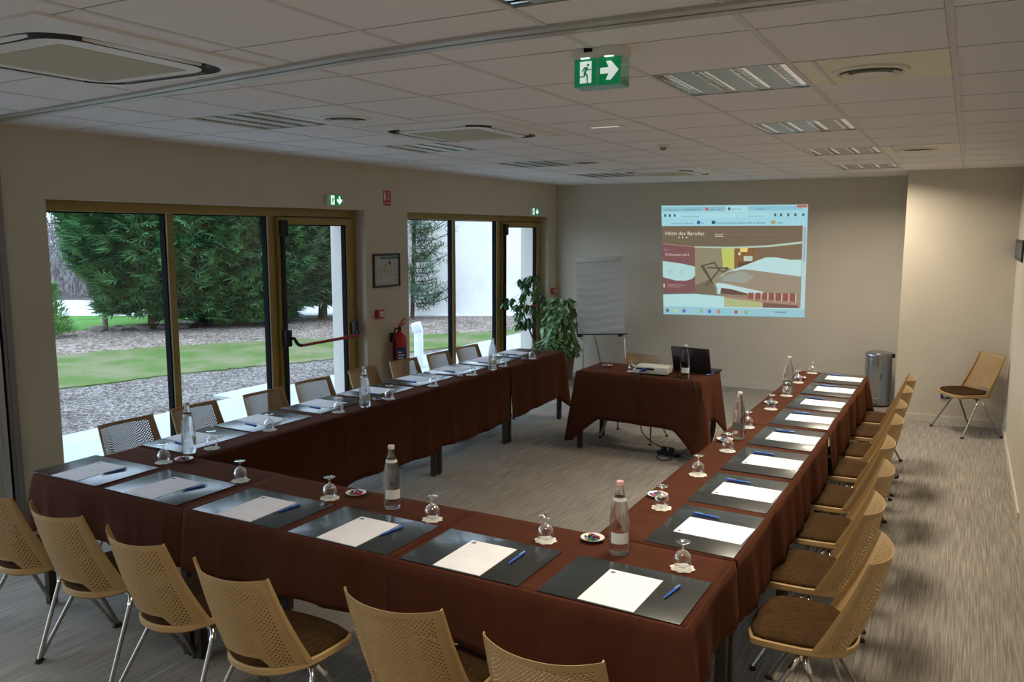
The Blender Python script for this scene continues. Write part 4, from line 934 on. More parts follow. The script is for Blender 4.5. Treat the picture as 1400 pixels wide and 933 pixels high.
tag(obj('white_cable', MB().tube(bez([(3.07, 7.30, 0.03), (3.16, 7.28, 0.012), (3.28, 7.22, 0.008), (3.36, 7.32, 0.05), (3.385, 7.45, 0.22), (3.38, 7.5, 0.31)]), 0.0055, 7), M['cablew']), "pale cable lying on the carpet under the presenter's table", 'cable')
t = thing('power_strip', "dark power strip on the carpet under the presenter's table", 'power strip', (3.0, 7.27, 0), radians(-12))
obj('strip_body', MB().box(-0.11, 0.11, -0.028, 0.028, 0.0, 0.036, 0.006), M['black'], t)
for x in (-0.05, 0.03): obj('plug', MB().box(x - 0.022, x + 0.022, -0.022, 0.022, 0.036, 0.075, 0.006), M['rubber'], t)
tag(obj('blue_usb_cable', MB().tube(bez([(3.305, 7.52, PZ + 0.012), (3.33, 7.50, PZ + 0.02), (3.325, 7.46, PZ + 0.008), (3.29, 7.42, PZ + 0.007), (3.31, 7.50, PZ + 0.007)]), 0.005, 7), M['vga']), 'short blue cable coiled right of the laptop', 'cable')

# ------------------------------------------------------------------ indoor plants
def leaf_blade(L, W, bend=0.25, n=4):
    vs = []; fs = []
    for i in range(n + 1):
        u = i / n; wd = W * sin(pi * (0.08 + 0.88 * u)) ** 0.8; z = -bend * L * u * u
        vs += [(-wd / 2, L * u, z + 0.10 * wd), (0, L * u, z), (wd / 2, L * u, z + 0.10 * wd)]
    for i in range(n):
        a = 3 * i; fs += [(a, a + 1, a + 4, a + 3), (a + 1, a + 2, a + 5, a + 4)]
    return vs, fs
def Tdir(p, yaw, pitch, roll=0): return Matrix.Translation(p) @ Matrix.Rotation(yaw, 4, 'Z') @ Matrix.Rotation(pitch, 4, 'X') @ Matrix.Rotation(roll, 4, 'Y')
r = random.Random(11)
def pot(t, rad, h):
    obj('pot', MB().lathe([(rad * 0.75, 0), (rad * 0.80, 0.01), (rad, h - 0.03), (rad * 1.04, h - 0.03), (rad * 1.04, h), (rad * 0.94, h), (rad * 0.92, h - 0.03), (0.001, h - 0.03)], 32, capt=False), M['pot'], t, ang=0.5)
t = thing('umbrella_plant', 'tall umbrella plant with glossy leaf fans before the far door', 'potted plant', (0.30, 9.70, 0)); pot(t, 0.17, 0.32)
b = MB(); st = MB(); tips = []
trunk = bez([(0, 0, 0.28), (0.02, 0.03, 0.55), (-0.03, -0.05, 0.80), (-0.06, -0.12, 1.0), (-0.04, -0.10, 1.25), (0.0, 0.0, 1.42)])
st.tube(trunk, [0.014 - 0.008 * i / len(trunk) for i in range(len(trunk))], 8)
for k in range(56):
    z = r.uniform(0.84, 1.50); a = r.uniform(0, 2 * pi); env = sin(pi * min(1, max(0, (z - 0.76) / 0.86))) ** 0.6; rad = r.uniform(0.10, 0.27) * env
    base = trunk[min(len(trunk) - 1, int((z - 0.28) / 1.14 * (len(trunk) - 1)))]
    tip = Vector((base.x + rad * cos(a), base.y + rad * 1.15 * sin(a) - 0.02, z)); st.tube([base, (base + tip) / 2 + Vector((0, 0, 0.02)), tip], 0.0022, 5, caps=False)
    nlv = r.randint(6, 8); ya = r.uniform(0, 6)
    for q in range(nlv): vs, fs = leaf_blade(r.uniform(0.075, 0.115), r.uniform(0.030, 0.042), 0.35); b.add(vs, fs, Tdir(tip, ya + 2 * pi * q / nlv, radians(r.uniform(-62, -20))))
obj('trunk', st, M['stem'], t); obj('foliage', b, M['leaf'], t, ang=1.5)
t = thing('trailing_plant', 'bushy variegated climbing plant in the corner by the flipchart', 'potted plant', (0.40, 10.42, 0)); pot(t, 0.18, 0.34)
b = MB(); st = MB()
st.tube([(0, 0, 0.3), (0, 0, 0.95)], 0.02, 8)
for k in range(16):
    a = r.uniform(0, 2 * pi); z0 = r.uniform(0.4, 1.0); st.tube(bez([(0.02 * cos(a), 0.02 * sin(a), z0), (0.16 * cos(a), 0.16 * sin(a), z0 + 0.12), (0.24 * cos(a + 0.4), 0.24 * sin(a + 0.4), z0 - 0.12)], 5), 0.0035, 5, caps=False)
for k in range(430):
    z = r.uniform(0.36, 1.15); env = (0.55 + 0.45 * sin(pi * (z - 0.30) / 0.75)) if z < 0.95 else max(0.25, 1 - (z - 0.95) * 2.6)
    a = r.uniform(0, 2 * pi); rad = env * 0.27 * math.sqrt(r.uniform(0.15, 1))
    vs, fs = leaf_blade(r.uniform(0.075, 0.12), r.uniform(0.045, 0.07), 0.5, 3)
    b.add(vs, fs, Tdir((rad * cos(a), rad * sin(a), z), a - pi / 2 + r.uniform(-0.7, 0.7), radians(r.uniform(-75, 15)), r.uniform(-0.5, 0.5)))
obj('stem', st, M['stem'], t); obj('foliage', b, M['leafy'], t, ang=1.5)
t = thing('low_foliage_plant', 'low leafy plant in a planter under the umbrella plant', 'potted plant', (0.42, 10.03, 0), 0)
obj('planter', MB().box(-0.16, 0.16, -0.13, 0.13, 0, 0.42, 0.01), M['pot'], t); b = MB()
for k in range(240):
    a = r.uniform(0, 2 * pi); rad = math.sqrt(r.random()); vs, fs = leaf_blade(r.uniform(0.07, 0.12), r.uniform(0.03, 0.05), 0.5, 3)
    b.add(vs, fs, Tdir((0.24 * rad * cos(a), 0.30 * rad * sin(a), 0.44 + 0.12 * (1 - rad) + r.uniform(-0.03, 0.08)), a - pi / 2 + r.uniform(-0.6, 0.6), radians(r.uniform(-35, 40))))
obj('foliage', b, M['leafy'], t, ang=1.5)

# ------------------------------------------------------------------ outdoors
GZ = -0.06
def poly_sheet(name, poly, z, th, m, kind='structure', lab=None):
    o = obj(name, MB().prism(poly, z - th, z), m, smooth=False); return tag(o, lab, None, kind=kind)
def wavy(pts, amp, step, rr_):
    out = []
    for i in range(len(pts) - 1):
        a, c = Vector(pts[i]), Vector(pts[i + 1]); n = max(1, int((c - a).length / step))
        for k in range(n):
            p = a.lerp(c, k / n); d = (c - a).normalized(); nn = Vector((-d.y, d.x)); out.append(tuple(p + nn * rr_.uniform(-amp, amp)))
    return out + [tuple(pts[-1])]
rg = random.Random(5)
poly_sheet('ground_mulch', [(-60, -20), (-WT - 0.03, -20), (-WT - 0.03, 40), (-60, 40)], GZ - 0.02, 0.1, M['mulch'])
poly_sheet('ground_litter', [(-7.0, 2)] + [(-8.2, 8.8), (-7.6, 10.2), (-6.6, 11.8), (-4.0, 14.5), (-2.6, 16.8), (2, 24), (-10, 30), (-11.9, 12), (-12.2, 9.5), (-13, 2)], GZ - 0.01, 0.03, M['mulch2'])
near_edge = wavy([(-5.9, 2), (-5.34, 6.86), (-5.05, 8.1), (-4.45, 9.5), (-3.4, 11.6), (-2.8, 13.2), (-1.2, 18)], 0.05, 0.12, rg)
far_edge = wavy([(0.5, 20.5), (-2.9, 16.6), (-3.95, 14.6), (-6.6, 11.8), (-7.65, 10.2), (-8.24, 8.77), (-9.4, 2)], 0.07, 0.12, rg)
poly_sheet('lawn', near_edge + far_edge, GZ, 0.03, M['lawn'])
poly_sheet('patio', [(-2.78, -6), (-WT - 0.03, -6), (-WT - 0.03, 30), (-2.78, 30)], GZ + 0.02, 0.08, M['patio'])
poly_sheet('patio_step', [(-3.15, 7.35), (-2.78, 7.35), (-2.78, 8.3), (-3.15, 8.3)], GZ + 0.015, 0.05, M['patio'])
poly_sheet('field', [(-60, -15), (-13.2, -15), (-11.85, 8.9), (-11.4, 10.6), (-11.2, 12.5), (-10.9, 14.73), (-14.8, 12.47), (-42.5, -3.5)], GZ + 0.0, 0.03, M['field'])
poly_sheet('field_road', [(-42.5, -3.5), (-14.8, 12.47), (-10.9, 14.73), (0, 21.0), (-2.3, 25.0), (-17.1, 16.5), (-44.8, 0.5)], GZ + 0.01, 0.03, M['stripwall'])
# white boundary wall running away beyond the far window
wa, wb = Vector((-8.2, 15.75)), Vector((-1.4, 22.98)); d_ = (wb - wa).normalized(); n_ = Vector((-d_.y, d_.x)) * 0.2
struct('wall_boundary', MB().prism([tuple(wa), tuple(wb), tuple(wb + n_), tuple(wa + n_)], GZ - 0.1, 3.3), M['whiteext'], smooth=False)

def conifer_foliage(seed, R, z0, z1, N, dens=1.0, taper=0.5):
    rr_ = random.Random(seed); b = MB(); vs = b.v; fs = b.f
    for k in range(N):
        z = z0 + (z1 - z0) * rr_.random(); t = (z - z0) / (z1 - z0)
        prof = R * (0.62 + 0.38 * min(1, t / 0.35)) * (1 - taper * max(0, (t - 0.7) / 0.3) ** 1.4)
        a = rr_.uniform(0, 2 * pi); lump = 1 + 0.10 * sin(a * 5 + z * 2.1 + seed) + 0.08 * sin(a * 9 - z * 4.3)
        rad = prof * lump * (0.62 + 0.40 * rr_.random() ** 0.5)
        p = Vector((rad * cos(a), rad * sin(a), z)); L = rr_.uniform(0.20, 0.44)
        out = Vector((cos(a), sin(a), 0)); yaw = rr_.uniform(-0.9, 0.9); c_, s_ = cos(yaw), sin(yaw)
        d = Vector((out.x * c_ - out.y * s_, out.x * s_ + out.y * c_, rr_.uniform(-0.25, 0.75))).normalized()
        side = d.cross(Vector((0, 0, 1))).normalized(); rl = rr_.uniform(-0.9, 0.9); side = (side * cos(rl) + d.cross(side) * sin(rl))
        i0 = len(vs)
        for q in range(5):
            f = -1 + q * 0.5; dd = (d * (1 - 0.28 * abs(f)) + side * f * 0.62).normalized(); l = L * (1 - 0.35 * abs(f)); w = 0.022 + 0.016 * rr_.random()
            s0 = p + d * (0.12 * L * (2 - abs(f * 2)) * 0.5); sw = dd.cross(d.cross(side)).normalized() * w
            vs += [tuple(s0 - sw), tuple(s0 + sw), tuple(s0 + dd * l + Vector((0, 0, -0.03 * abs(f))))]; j = i0 + 3 * q; fs.append((j, j + 1, j + 2))
    return b
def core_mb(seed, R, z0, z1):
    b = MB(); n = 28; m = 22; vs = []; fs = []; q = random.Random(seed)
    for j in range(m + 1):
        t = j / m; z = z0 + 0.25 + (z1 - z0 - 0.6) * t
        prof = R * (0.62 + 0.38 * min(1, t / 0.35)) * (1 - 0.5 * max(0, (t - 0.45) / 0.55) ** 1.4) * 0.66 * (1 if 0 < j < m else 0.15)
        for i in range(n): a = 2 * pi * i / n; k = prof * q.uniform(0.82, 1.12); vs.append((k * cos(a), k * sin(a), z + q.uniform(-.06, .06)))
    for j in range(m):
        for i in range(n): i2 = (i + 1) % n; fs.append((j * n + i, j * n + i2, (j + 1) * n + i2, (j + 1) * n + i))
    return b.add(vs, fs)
def trunk_mb(h, r0, seed, branches=14, z0=0.5):
    rr_ = random.Random(seed); b = MB(); P = bez([(0, 0, -0.1), (0.04, 0.03, h * 0.35), (-0.03, 0.05, h * 0.7), (0, 0, h)], 6); b.tube(P, [r0 * (1 - 0.85 * i / (len(P) - 1)) for i in range(len(P))], 10)
    for k in range(branches):
        z = z0 + (h * 0.8 - z0) * k / branches; a = rr_.uniform(0, 2 * pi); L = rr_.uniform(0.7, 1.4)
        b.tube([(0, 0, z), (0.5 * L * cos(a), 0.5 * L * sin(a), z + 0.15), (L * cos(a), L * sin(a), z + 0.30)], [0.035, 0.022, 0.006], 6)
    return b
trees = [(-10.40, 12.08, 1.42, 4.3, 0.38, 'conifer', 0.13, 'first dark conifer of the hedge, at the open end by the meadow'),
         (-9.85, 12.9, 1.35, 4.0, 0.22, 'conifer', 0.15, 'second conifer of the hedge, seen behind the first mullion'),
         (-9.30, 13.8, 1.45, 4.2, 0.12, 'conifer', 0.12, 'third conifer of the hedge, with a patch of dead brown needles'),
         (-8.85, 14.7, 1.35, 4.0, 0.42, 'conifer2', 0.12, 'fourth conifer of the hedge, seen through the nearer door'),
         (-8.55, 15.5, 1.30, 3.9, 0.45, 'conifer2', 0.12, 'fifth conifer of the hedge, by the end of the white wall')]
for i, (x, y, R, h, z0, mm, tr_, lab) in enumerate(trees):
    t = thing('conifer_tree', lab, 'tree', (x, y, GZ), 0, 'conifers of the hedge')
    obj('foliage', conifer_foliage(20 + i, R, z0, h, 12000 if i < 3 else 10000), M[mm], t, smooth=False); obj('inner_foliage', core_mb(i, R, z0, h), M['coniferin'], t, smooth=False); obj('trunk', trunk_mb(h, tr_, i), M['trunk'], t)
    if i == 2:
        for (px, py, pz, rad, n) in ((0.95, -0.85, 2.75, 0.10, 26), (1.25, 0.15, 1.95, 0.30, 90), (1.15, -0.2, 1.75, 0.22, 50)):
            bb_ = MB(); q = random.Random(40 + n)
            for k in range(n):
                p = Vector((px + q.gauss(0, rad), py + q.gauss(0, rad), pz + q.gauss(0, rad * 0.8))); vs, fs = leaf_blade(q.uniform(0.10, 0.2), 0.03, 0.2, 2); bb_.add(vs, fs, Tdir(p, q.uniform(0, 6), q.uniform(-1, 1)))
            obj('dead_needles', bb_, M['deadleaf'], t, smooth=False)
# sparse conifer leaning over the white wall, seen through the far window
t = thing('sparse_conifer_tree', 'sparse grey-green conifer before the white wall', 'tree', (-5.95, 17.05, GZ), 0)
bb_ = MB(); st = MB(); q = random.Random(77); st.tube(bez([(-0.75, -0.35, -0.1), (-0.72, -0.3, 1.5), (-0.7, -0.2, 3.4), (-0.6, -0.1, 5.0)]), 0.05, 8)
for k in range(105):
    z = q.uniform(0.25, 4.3); a = q.uniform(-1.3, 0.8); L = q.uniform(0.5, 1.15) * (1.0 - 0.10 * abs(z - 1.0)); up_ = q.uniform(0.05, 0.55)
    P = bez([(-0.7, -0.25, z), (-0.7 + 0.5 * L * cos(a), -0.25 + 0.5 * L * sin(a), z + 0.12 * up_ * L), (-0.7 + L * cos(a), -0.25 + L * sin(a), z + up_ * L)], 4); st.tube(P, [0.010] * (len(P) - 1) + [0.003], 5, caps=False)
    for p in P[2:]:
        for m_ in range(9 if z < 2.2 else 5):
            vs, fs = leaf_blade(q.uniform(0.10, 0.24), 0.026, 0.2, 2); bb_.add(vs, fs, Tdir(p + Vector((q.gauss(0, .05), q.gauss(0, .05), q.gauss(0, .04))), q.uniform(0, 6), q.uniform(-0.6, 0.9)))
obj('foliage', bb_, M['conifer2'], t, smooth=False); obj('branches', st, M['trunk'], t)
# young conifer at the meadow edge
t = thing('young_conifer', 'small bright green conifer at the meadow edge', 'tree', (-10.75, 10.02, GZ), 0)
bb_ = MB(); q = random.Random(8)
for k in range(1200):
    u = q.random() ** 1.4; z = 0.05 + 1.0 * u; rad = (0.34 * (1 - u) ** 0.8 + 0.03) * math.sqrt(q.random()); a = q.uniform(0, 6.3)
    vs, fs = leaf_blade(q.uniform(0.08, 0.18), 0.034, 0.1, 2); bb_.add(vs, fs, Tdir((rad * cos(a), rad * sin(a), z), a - pi / 2 + q.uniform(-.5, .5), q.uniform(0.3, 1.2)))
obj('foliage', bb_, M['brightleaf'], t, smooth=False); obj('trunk', MB().tube([(0, 0, -0.1), (0.01, 0, 0.5), (0.02, 0.01, 1.0)], [0.015, 0.01, 0.004], 6), M['trunk'], t)
# low stones along the hedge
for k, (x, y, s_) in enumerate([(-11.0, 11.15, 0.16), (-10.75, 11.45, 0.13), (-10.4, 11.8, 0.15), (-10.2, 12.15, 0.12), (-9.9, 12.45, 0.13)]):
    bm = bmesh.new(); bmesh.ops.create_icosphere(bm, subdivisions=2, radius=s_); q = random.Random(k)
    for v in bm.verts: v.co = v.co * q.uniform(0.85, 1.1); v.co.z *= 0.55; v.co.x *= 1.4
    bm.verts.index_update(); mb = MB(); mb.add([v.co.copy() for v in bm.verts], [tuple(v.index for v in f.verts) for f in bm.faces]); bm.free()
    tag(obj('edging_stone', mb, M['post'], loc=(x, y, GZ + 0.02), smooth=True, ang=0.8), 'low grey stone edging the hedge, %s from the fence post' % ordinal(k), 'stone', 'stones edging the hedge')
# wire fence beyond the hedge
t = thing('wire_fence', 'wire fence with weathered posts along the meadow', 'fence', (-11.3, 11.3, GZ))
for (x, y) in ((-2.2, -9), (-1.4, -5.5), (-0.85, -2.9), (0.42, -0.05), (0.5, 2.6), (0.55, 5.2)): obj('fence_post', MB().tube([(x, y, -0.1), (x, y, 1.0)], 0.055, 8), M['post'], t)
b = MB()
for z in (0.25, 0.5, 0.75, 0.95): b.tube([(-2.2, -9, z), (-0.85, -2.9, z), (0.42, -0.05, z), (0.55, 5.2, z)], 0.004, 4)
obj('fence_wire', b, M['alu_dark'], t, smooth=False)
# bare trees and thicket beyond the pale track
def bare_tree(seed, h):
    q = random.Random(seed); b = MB()
    def grow(p, d, L, r_, dep):
        e = p + d * L; b.tube([p, (p + e) / 2 + Vector((q.gauss(0, .03), q.gauss(0, .03), 0)) * L, e], [r_, r_ * .85, r_ * .7], 4 if dep else 5, caps=False)
        if dep == 0: return
        for k in range(q.randint(3, 4)):
            nd = (d + Vector((q.gauss(0, .42), q.gauss(0, .42), q.uniform(-.05, .45)))).normalized(); grow(p + d * L * q.uniform(.5, 1), nd, L * q.uniform(.6, .8), r_ * .62, dep - 1)
    grow(Vector((0, 0, -0.1)), Vector((0, 0, 1)), h * 0.28, 0.15, 5); return b
for k, (x, y, h) in enumerate([(-22.5, 17.2, 9), (-24.5, 19.5, 10), (-19.5, 20.5, 9), (-27.5, 14.5, 10)]):
    t = thing('bare_tree', ('pale leafless tree beyond the meadow, ' + ['second from the open end', 'third from the open end', 'fourth from the open end', 'at the open end'][k]), 'tree', (x, y, GZ), k * 1.3, 'leafless trees beyond the meadow')
    obj('branches', bare_tree(50 + k, h), M['twig'] if k % 2 == 0 else M['twig2'], t, smooth=False)
for nm, lab_, mm_, n0, hh, d0, d1, w0, sd in (('thicket_twigs', 'mauve grey leafless thicket behind the pale track', M['twig2'], 9000, 2.1, 0.3, 2.5, 0.016, 91), ('treeline_twigs', 'pale haze of bare branches above the thicket', M['twig'], 16000, 9.0, 3.0, 7.0, 0.020, 92)):
    bb_ = MB(); q = random.Random(sd)
    for k in range(n0):
        u = q.random(); off = q.uniform(d0, d1); p = Vector((-28 + 17.0 * u - 0.5 * off, 10.4 + 9.7 * u + 0.866 * off, GZ + q.random() ** 1.1 * hh))
        d = Vector((q.gauss(0, .4), q.gauss(0, .4), 1)).normalized() * q.uniform(.4, 1.0) * (0.6 + 0.12 * hh); s_ = Vector((w0 * 0.87, w0 * 0.5, 0)); bb_.add([p - s_, p + s_, p + d], [(0, 1, 2)])
    tag(obj(nm, bb_, mm_, smooth=False), lab_, 'thicket', kind='stuff')
# white ashtray post on the patio
t = thing('ashtray_post', 'white post with a tilted head on the patio outside the far window', 'bollard', (-2.09, 10.46, GZ + 0.02), radians(20))
obj('column', MB().box(-0.062, 0.062, -0.045, 0.045, 0.0, 0.60, 0.006), M['white'], t)
obj('head', MB().box(-0.072, 0.072, -0.06, 0.06, 0.0, 0.13, 0.012, T=Tm(-0.01, 0, 0.57, rx=radians(12), ry=radians(-14))), M['white'], t)
obj('base_plate', MB().box(-0.11, 0.11, -0.08, 0.08, 0, 0.01), M['alu'], t, smooth=False)

# ------------------------------------------------------------------ projected picture on the back wall
QTL, QTR, QBL, QBR = Vector((1.600, 2.424)), Vector((3.522, 2.416)), Vector((1.675, 0.932)), Vector((3.545, 0.983))
def Q(s_, t_):
    a = QTL.lerp(QTR, s_); c = QBL.lerp(QBR, s_); return a.lerp(c, t_)
_pm = {}
def pmat(rgb, k=1.0):
    key = (*rgb, k)
    if key not in _pm:
        lin = tuple((c / 255 / 12.92 if c / 255 <= 0.04045 else ((c / 255 + 0.055) / 1.055) ** 2.4) for c in rgb)
        _pm[key] = mat('projected_light_%d' % len(_pm), (0.10, 0.09, 0.08), 0.95, spec=0.0, emit=lin, estr=0.92 * k)
    return _pm[key]
P0 = thing('projected_picture', 'projected web browser window with a hotel page on the back wall', 'projection')
layer = [0]
def pq(name, pts, rgb, parent=None, lay=1, k=1.0):
    """flat patch of the projected picture; pts in (s, t) picture coordinates"""
    y = YB - 0.0008 - 0.0005 * lay; b = MB(); V = [Q(a, c) for a, c in pts]; n = len(V)
    b.add([(v.x, y, v.y) for v in V], [tuple(range(n))])
    me_o = obj(name, b, pmat(rgb, k), parent or P0, smooth=False); return me_o
def R_(s0, t0, s1, t1): return [(s0, t1), (s1, t1), (s1, t0), (s0, t0)]
def ptext(txt, s_, t_, hgt, rgb, parent, lay=6):
    p = Q(s_, t_); m = text_mb(txt, hgt * 1.5, Matrix(((1, 0, 0, p.x), (0, 0, -1, YB - 0.0008 - 0.0005 * lay), (0, 1, 0, p.y), (0, 0, 0, 1))), 0.0)
    return obj('lettering', m, pmat(rgb), parent, smooth=False)
bar = pq('browser_bar', R_(0, 0, 1, 0.185), (160, 214, 226), lay=1)
pq('tab_strip', R_(0.0, 0.012, 0.46, 0.052), (140, 190, 205), bar, 2); pq('tab_strip', R_(0.61, 0.012, 0.97, 0.048), (140, 196, 214), bar, 2)
pq('active_tab', R_(0.46, 0.010, 0.61, 0.060), (172, 222, 230), bar, 3); pq('window_buttons', R_(0.93, 0.004, 0.995, 0.026), (196, 96, 84), bar, 3)
pq('address_field', R_(0.07, 0.072, 0.53, 0.112), (172, 222, 230), bar, 2); pq('search_field', R_(0.55, 0.072, 0.745, 0.112), (170, 220, 228), bar, 2)
for s_, tx in ((0.03, 'Problème Conn..'), (0.17, 'PRONOTECT RST'), (0.345, 'google.fr - Re..'), (0.50, 'BEST WES..'), (0.655, 'TripAdvisor')): ptext(tx, s_, 0.045, 0.019, (70, 95, 110), bar)
pq('tab_icon', R_(0.318, 0.02, 0.338, 0.045), (190, 90, 90), bar, 4); pq('tab_icon', R_(0.475, 0.02, 0.492, 0.045), (70, 80, 90), bar, 4)
ptext('hotel-des-barolles.fr', 0.145, 0.105, 0.021, (60, 90, 90), bar); ptext('www.hotel-des-ba..', 0.61, 0.105, 0.018, (90, 110, 120), bar)
for s_ in (0.02, 0.055, 0.09, 0.785, 0.822, 0.87, 0.915, 0.965): pq('toolbar_icon', R_(s_, 0.078, s_ + 0.014, 0.102), (60, 90, 105), bar, 4)
ptext('www.hotel-des-barolles', 0.07, 0.168, 0.021, (80, 110, 120), bar); pq('bookmark_icon', R_(0.258, 0.138, 0.28, 0.168), (60, 80, 170), bar, 4); ptext('Ba', 0.29, 0.168, 0.021, (60, 80, 110), bar)
pq('bookmark_icon', R_(0.362, 0.138, 0.387, 0.168), (50, 70, 110), bar, 4); ptext('Promo Anti-Malware Software 60% de réduction', 0.395, 0.166, 0.0215, (35, 50, 60), bar)
pq('bookmark_icon', R_(0.765, 0.138, 0.795, 0.168), (170, 160, 100), bar, 4); ptext('News', 0.805, 0.166, 0.021, (50, 70, 80), bar)
page = pq('page_header', [(0, 0.34), (0.24, 0.372), (0.5, 0.375), (0.75, 0.360), (0.97, 0.325), (0.97, 0.185), (0, 0.185)], (112, 97, 78), lay=1)
pq('scroll_bar', R_(0.972, 0.175, 1.0, 0.93), (178, 208, 214), lay=2); pq('scroll_thumb', R_(0.978, 0.20, 0.994, 0.50), (150, 178, 190), lay=3)
ptext('Hôtel des Barolles', 0.022, 0.268, 0.049, (225, 220, 200), page)
for s_ in (0.125, 0.153, 0.181): pq('star', [(s_ + 0.008 * (1 if k % 2 == 0 else 0.45) * sin(k * pi / 5), 0.290 - 0.0105 * (1 if k % 2 == 0 else 0.45) * cos(k * pi / 5)) for k in range(10)][::-1], (225, 220, 190), page, 4)
ptext('Accueil', 0.385, 0.268, 0.024, (220, 220, 205), page); pq('menu_underline', R_(0.385, 0.277, 0.445, 0.281), (220, 220, 205), page, 4)
ptext('Chambres   Services   Tarifs   Réservation   Contact', 0.455, 0.266, 0.020, (140, 130, 100), page)
cv = [(0, 0.345), (0.24, 0.372), (0.5, 0.376), (0.75, 0.360), (0.97, 0.325)]
for i in range(4):
    a, c = cv[i], cv[i + 1]; th = 0.006 + 0.003 * i; pq('header_curve', [(a[0], a[1] + th), (c[0], c[1] + th + 0.003), (c[0], c[1] - 0.002), (a[0], a[1] - 0.002)], (160, 120, 105) if i == 0 else (178, 200, 182), page, 5)
mar = pq('date_panel', [(0.0, 0.80), (0.24, 0.795), (0.24, 0.374), (0.0, 0.347)], (122, 80, 82), lay=2)
ptext('Mardi', 0.012, 0.408, 0.020, (190, 150, 150), mar); ptext('30 Décembre 2014', 0.020, 0.455, 0.029, (225, 205, 205), mar); ptext('à', 0.008, 0.49, 0.018, (190, 150, 150), mar)
pq('temperature_bubble', [(0.0, 0.655), (0.10, 0.685), (0.17, 0.685), (0.215, 0.67), (0.24, 0.64), (0.24, 0.555), (0.15, 0.53), (0.0, 0.505)], (176, 216, 214), mar, 4)
ptext('0°   C', 0.040, 0.628, 0.062, (160, 184, 176), mar); ptext('Etablissement Fumeur\nen 200m gratuit', 0.035, 0.728, 0.0185, (200, 170, 165), mar); pq('bullet', R_(0.004, 0.715, 0.012, 0.75), (200, 215, 215), mar, 4)
ph = pq('room_photograph', [(0.24, 0.80), (0.5, 0.815), (0.97, 0.84), (0.97, 0.335), (0.74, 0.366), (0.5, 0.378), (0.24, 0.378)], (140, 134, 108), lay=2)
pq('yellow_wall', [(0.44, 0.56), (0.52, 0.58), (0.52, 0.372), (0.43, 0.374)], (190, 198, 100), ph, 3); pq('carpet_area', [(0.24, 0.80), (0.40, 0.81), (0.36, 0.66), (0.24, 0.73)], (112, 104, 84), ph, 3)
pq('wood_panel', [(0.52, 0.58), (0.66, 0.54), (0.66, 0.362), (0.52, 0.372)], (130, 92, 52), ph, 3); pq('lamp_glow', [(0.56, 0.42), (0.61, 0.42), (0.615, 0.37), (0.56, 0.37)], (236, 206, 112), ph, 4)
pq('phone', R_(0.585, 0.455, 0.645, 0.50), (186, 204, 184), ph, 4); pq('night_table', [(0.545, 0.57), (0.60, 0.56), (0.65, 0.52), (0.66, 0.505), (0.55, 0.51)], (84, 66, 50), ph, 4); pq('small_light', R_(0.548, 0.425, 0.563, 0.448), (220, 225, 205), ph, 5)
pq('headboard', [(0.66, 0.50), (0.80, 0.47), (0.97, 0.49), (0.97, 0.335), (0.66, 0.365)], (120, 98, 76), ph, 3)
pq('bed_sheet', [(0.41, 0.66), (0.47, 0.60), (0.60, 0.575), (0.97, 0.635), (0.97, 0.485), (0.90, 0.488), (0.86, 0.478), (0.80, 0.465), (0.73, 0.468), (0.66, 0.505), (0.55, 0.56), (0.44, 0.62)], (184, 220, 220), ph, 5)
pq('bedspread', [(0.40, 0.70), (0.60, 0.745), (0.80, 0.785), (0.965, 0.78), (0.97, 0.64), (0.75, 0.605), (0.57, 0.575), (0.44, 0.63)], (148, 136, 116), ph, 6); pq('bedspread_sheen', [(0.44, 0.68), (0.60, 0.70), (0.66, 0.64), (0.57, 0.59), (0.45, 0.64)], (152, 158, 148), ph, 7)
pq('foot_board', [(0.40, 0.80), (0.418, 0.80), (0.428, 0.745), (0.50, 0.755), (0.60, 0.79), (0.72, 0.80), (0.72, 0.775), (0.60, 0.745), (0.45, 0.705), (0.40, 0.70), (0.388, 0.715), (0.402, 0.75)], (188, 218, 218), ph, 8); pq('bed_shadow', [(0.428, 0.80), (0.62, 0.812), (0.60, 0.79), (0.50, 0.757), (0.43, 0.747)], (92, 66, 58), ph, 7)
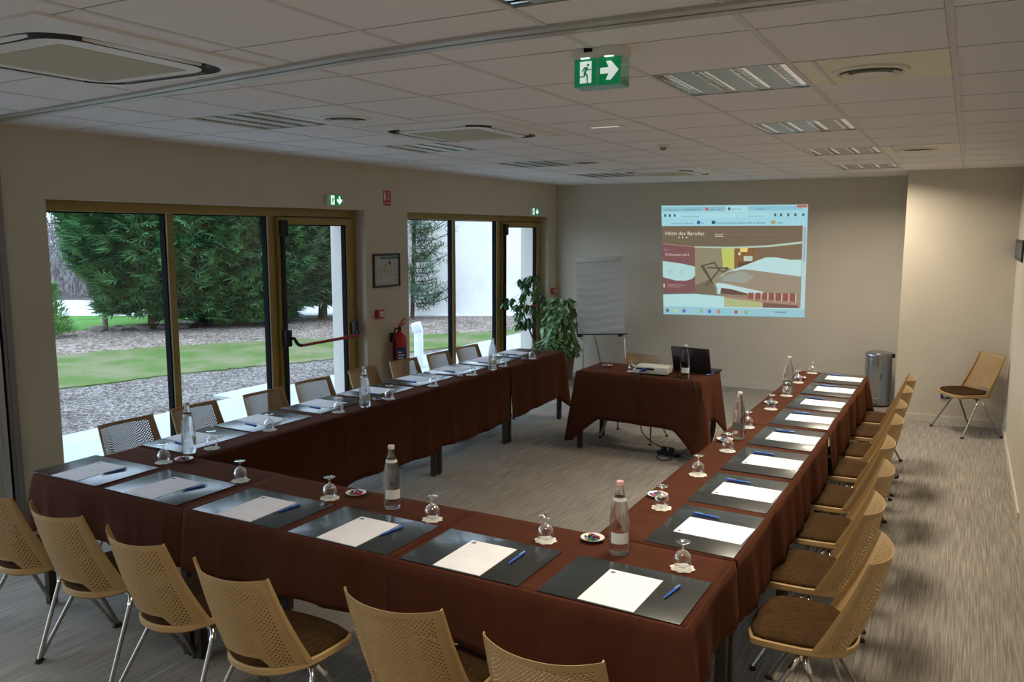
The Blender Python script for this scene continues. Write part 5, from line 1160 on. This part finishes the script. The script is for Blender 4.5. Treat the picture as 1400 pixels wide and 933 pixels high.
for a, c in (((0.285, 0.55), (0.385, 0.515)), ((0.385, 0.515), (0.40, 0.56)), ((0.285, 0.55), (0.36, 0.69)), ((0.30, 0.545), (0.37, 0.71)), ((0.42, 0.575), (0.32, 0.73)), ((0.33, 0.565), (0.48, 0.565)), ((0.48, 0.565), (0.44, 0.605)), ((0.40, 0.56), (0.44, 0.605))):
    dx, dy = c[0] - a[0], c[1] - a[1]; l = math.hypot(dx, dy); nx_, ny_ = -dy / l * 0.005, dx / l * 0.0065
    pts = [(a[0] - nx_, a[1] - ny_), (c[0] - nx_, c[1] - ny_), (c[0] + nx_, c[1] + ny_), (a[0] + nx_, a[1] + ny_)]
    pq('luggage_rack', pts if True else pts[::-1], (78, 70, 60), ph, 9)
pq('page_bottom', [(0.0, 0.925), (0.45, 0.925), (0.45, 0.825), (0.24, 0.805), (0.0, 0.815)], (176, 220, 220), lay=9); pq('page_bottom', [(0.45, 0.925), (0.72, 0.928), (0.72, 0.87), (0.45, 0.83)], (172, 180, 128), lay=9)
pq('page_bottom', [(0.72, 0.925), (0.955, 0.925), (0.955, 0.89), (0.72, 0.87)], (112, 80, 68), lay=9); pq('pink_strip', [(0.45, 0.835), (0.72, 0.872), (0.955, 0.892), (0.955, 0.86), (0.62, 0.835), (0.45, 0.815)], (160, 128, 112), lay=10)
for k in range(7): s_ = 0.622 + 0.0465 * k; pq('thumbnail', R_(s_, 0.785, s_ + 0.036, 0.842 + 0.003 * k), (140, 76, 62), lay=12); pq('thumbnail_border', R_(s_ + 0.036, 0.785, s_ + 0.041, 0.85 + 0.003 * k), (190, 205, 195), lay=12)
tb = pq('task_bar', R_(0, 0.925, 1, 1.0), (146, 196, 208), lay=12)
pq('status_band', R_(0.3, 0.918, 0.985, 0.93), (176, 214, 220), lay=13)
for s_, c_ in ((0.03, (92, 110, 100)), (0.09, (190, 205, 140)), (0.155, (100, 110, 190)), (0.22, (170, 190, 200)), (0.285, (130, 190, 150)), (0.345, (80, 110, 200)), (0.41, (190, 130, 110)), (0.475, (130, 200, 215)), (0.535, (180, 90, 70)), (0.605, (150, 170, 90))):
    pq('task_icon', [(s_ + 0.013 * cos(a * pi / 5), 0.963 + 0.019 * sin(a * pi / 5)) for a in range(10)], c_, tb, 14)
pq('tray_icon', R_(0.80, 0.95, 0.88, 0.965), (120, 150, 165), tb, 14)
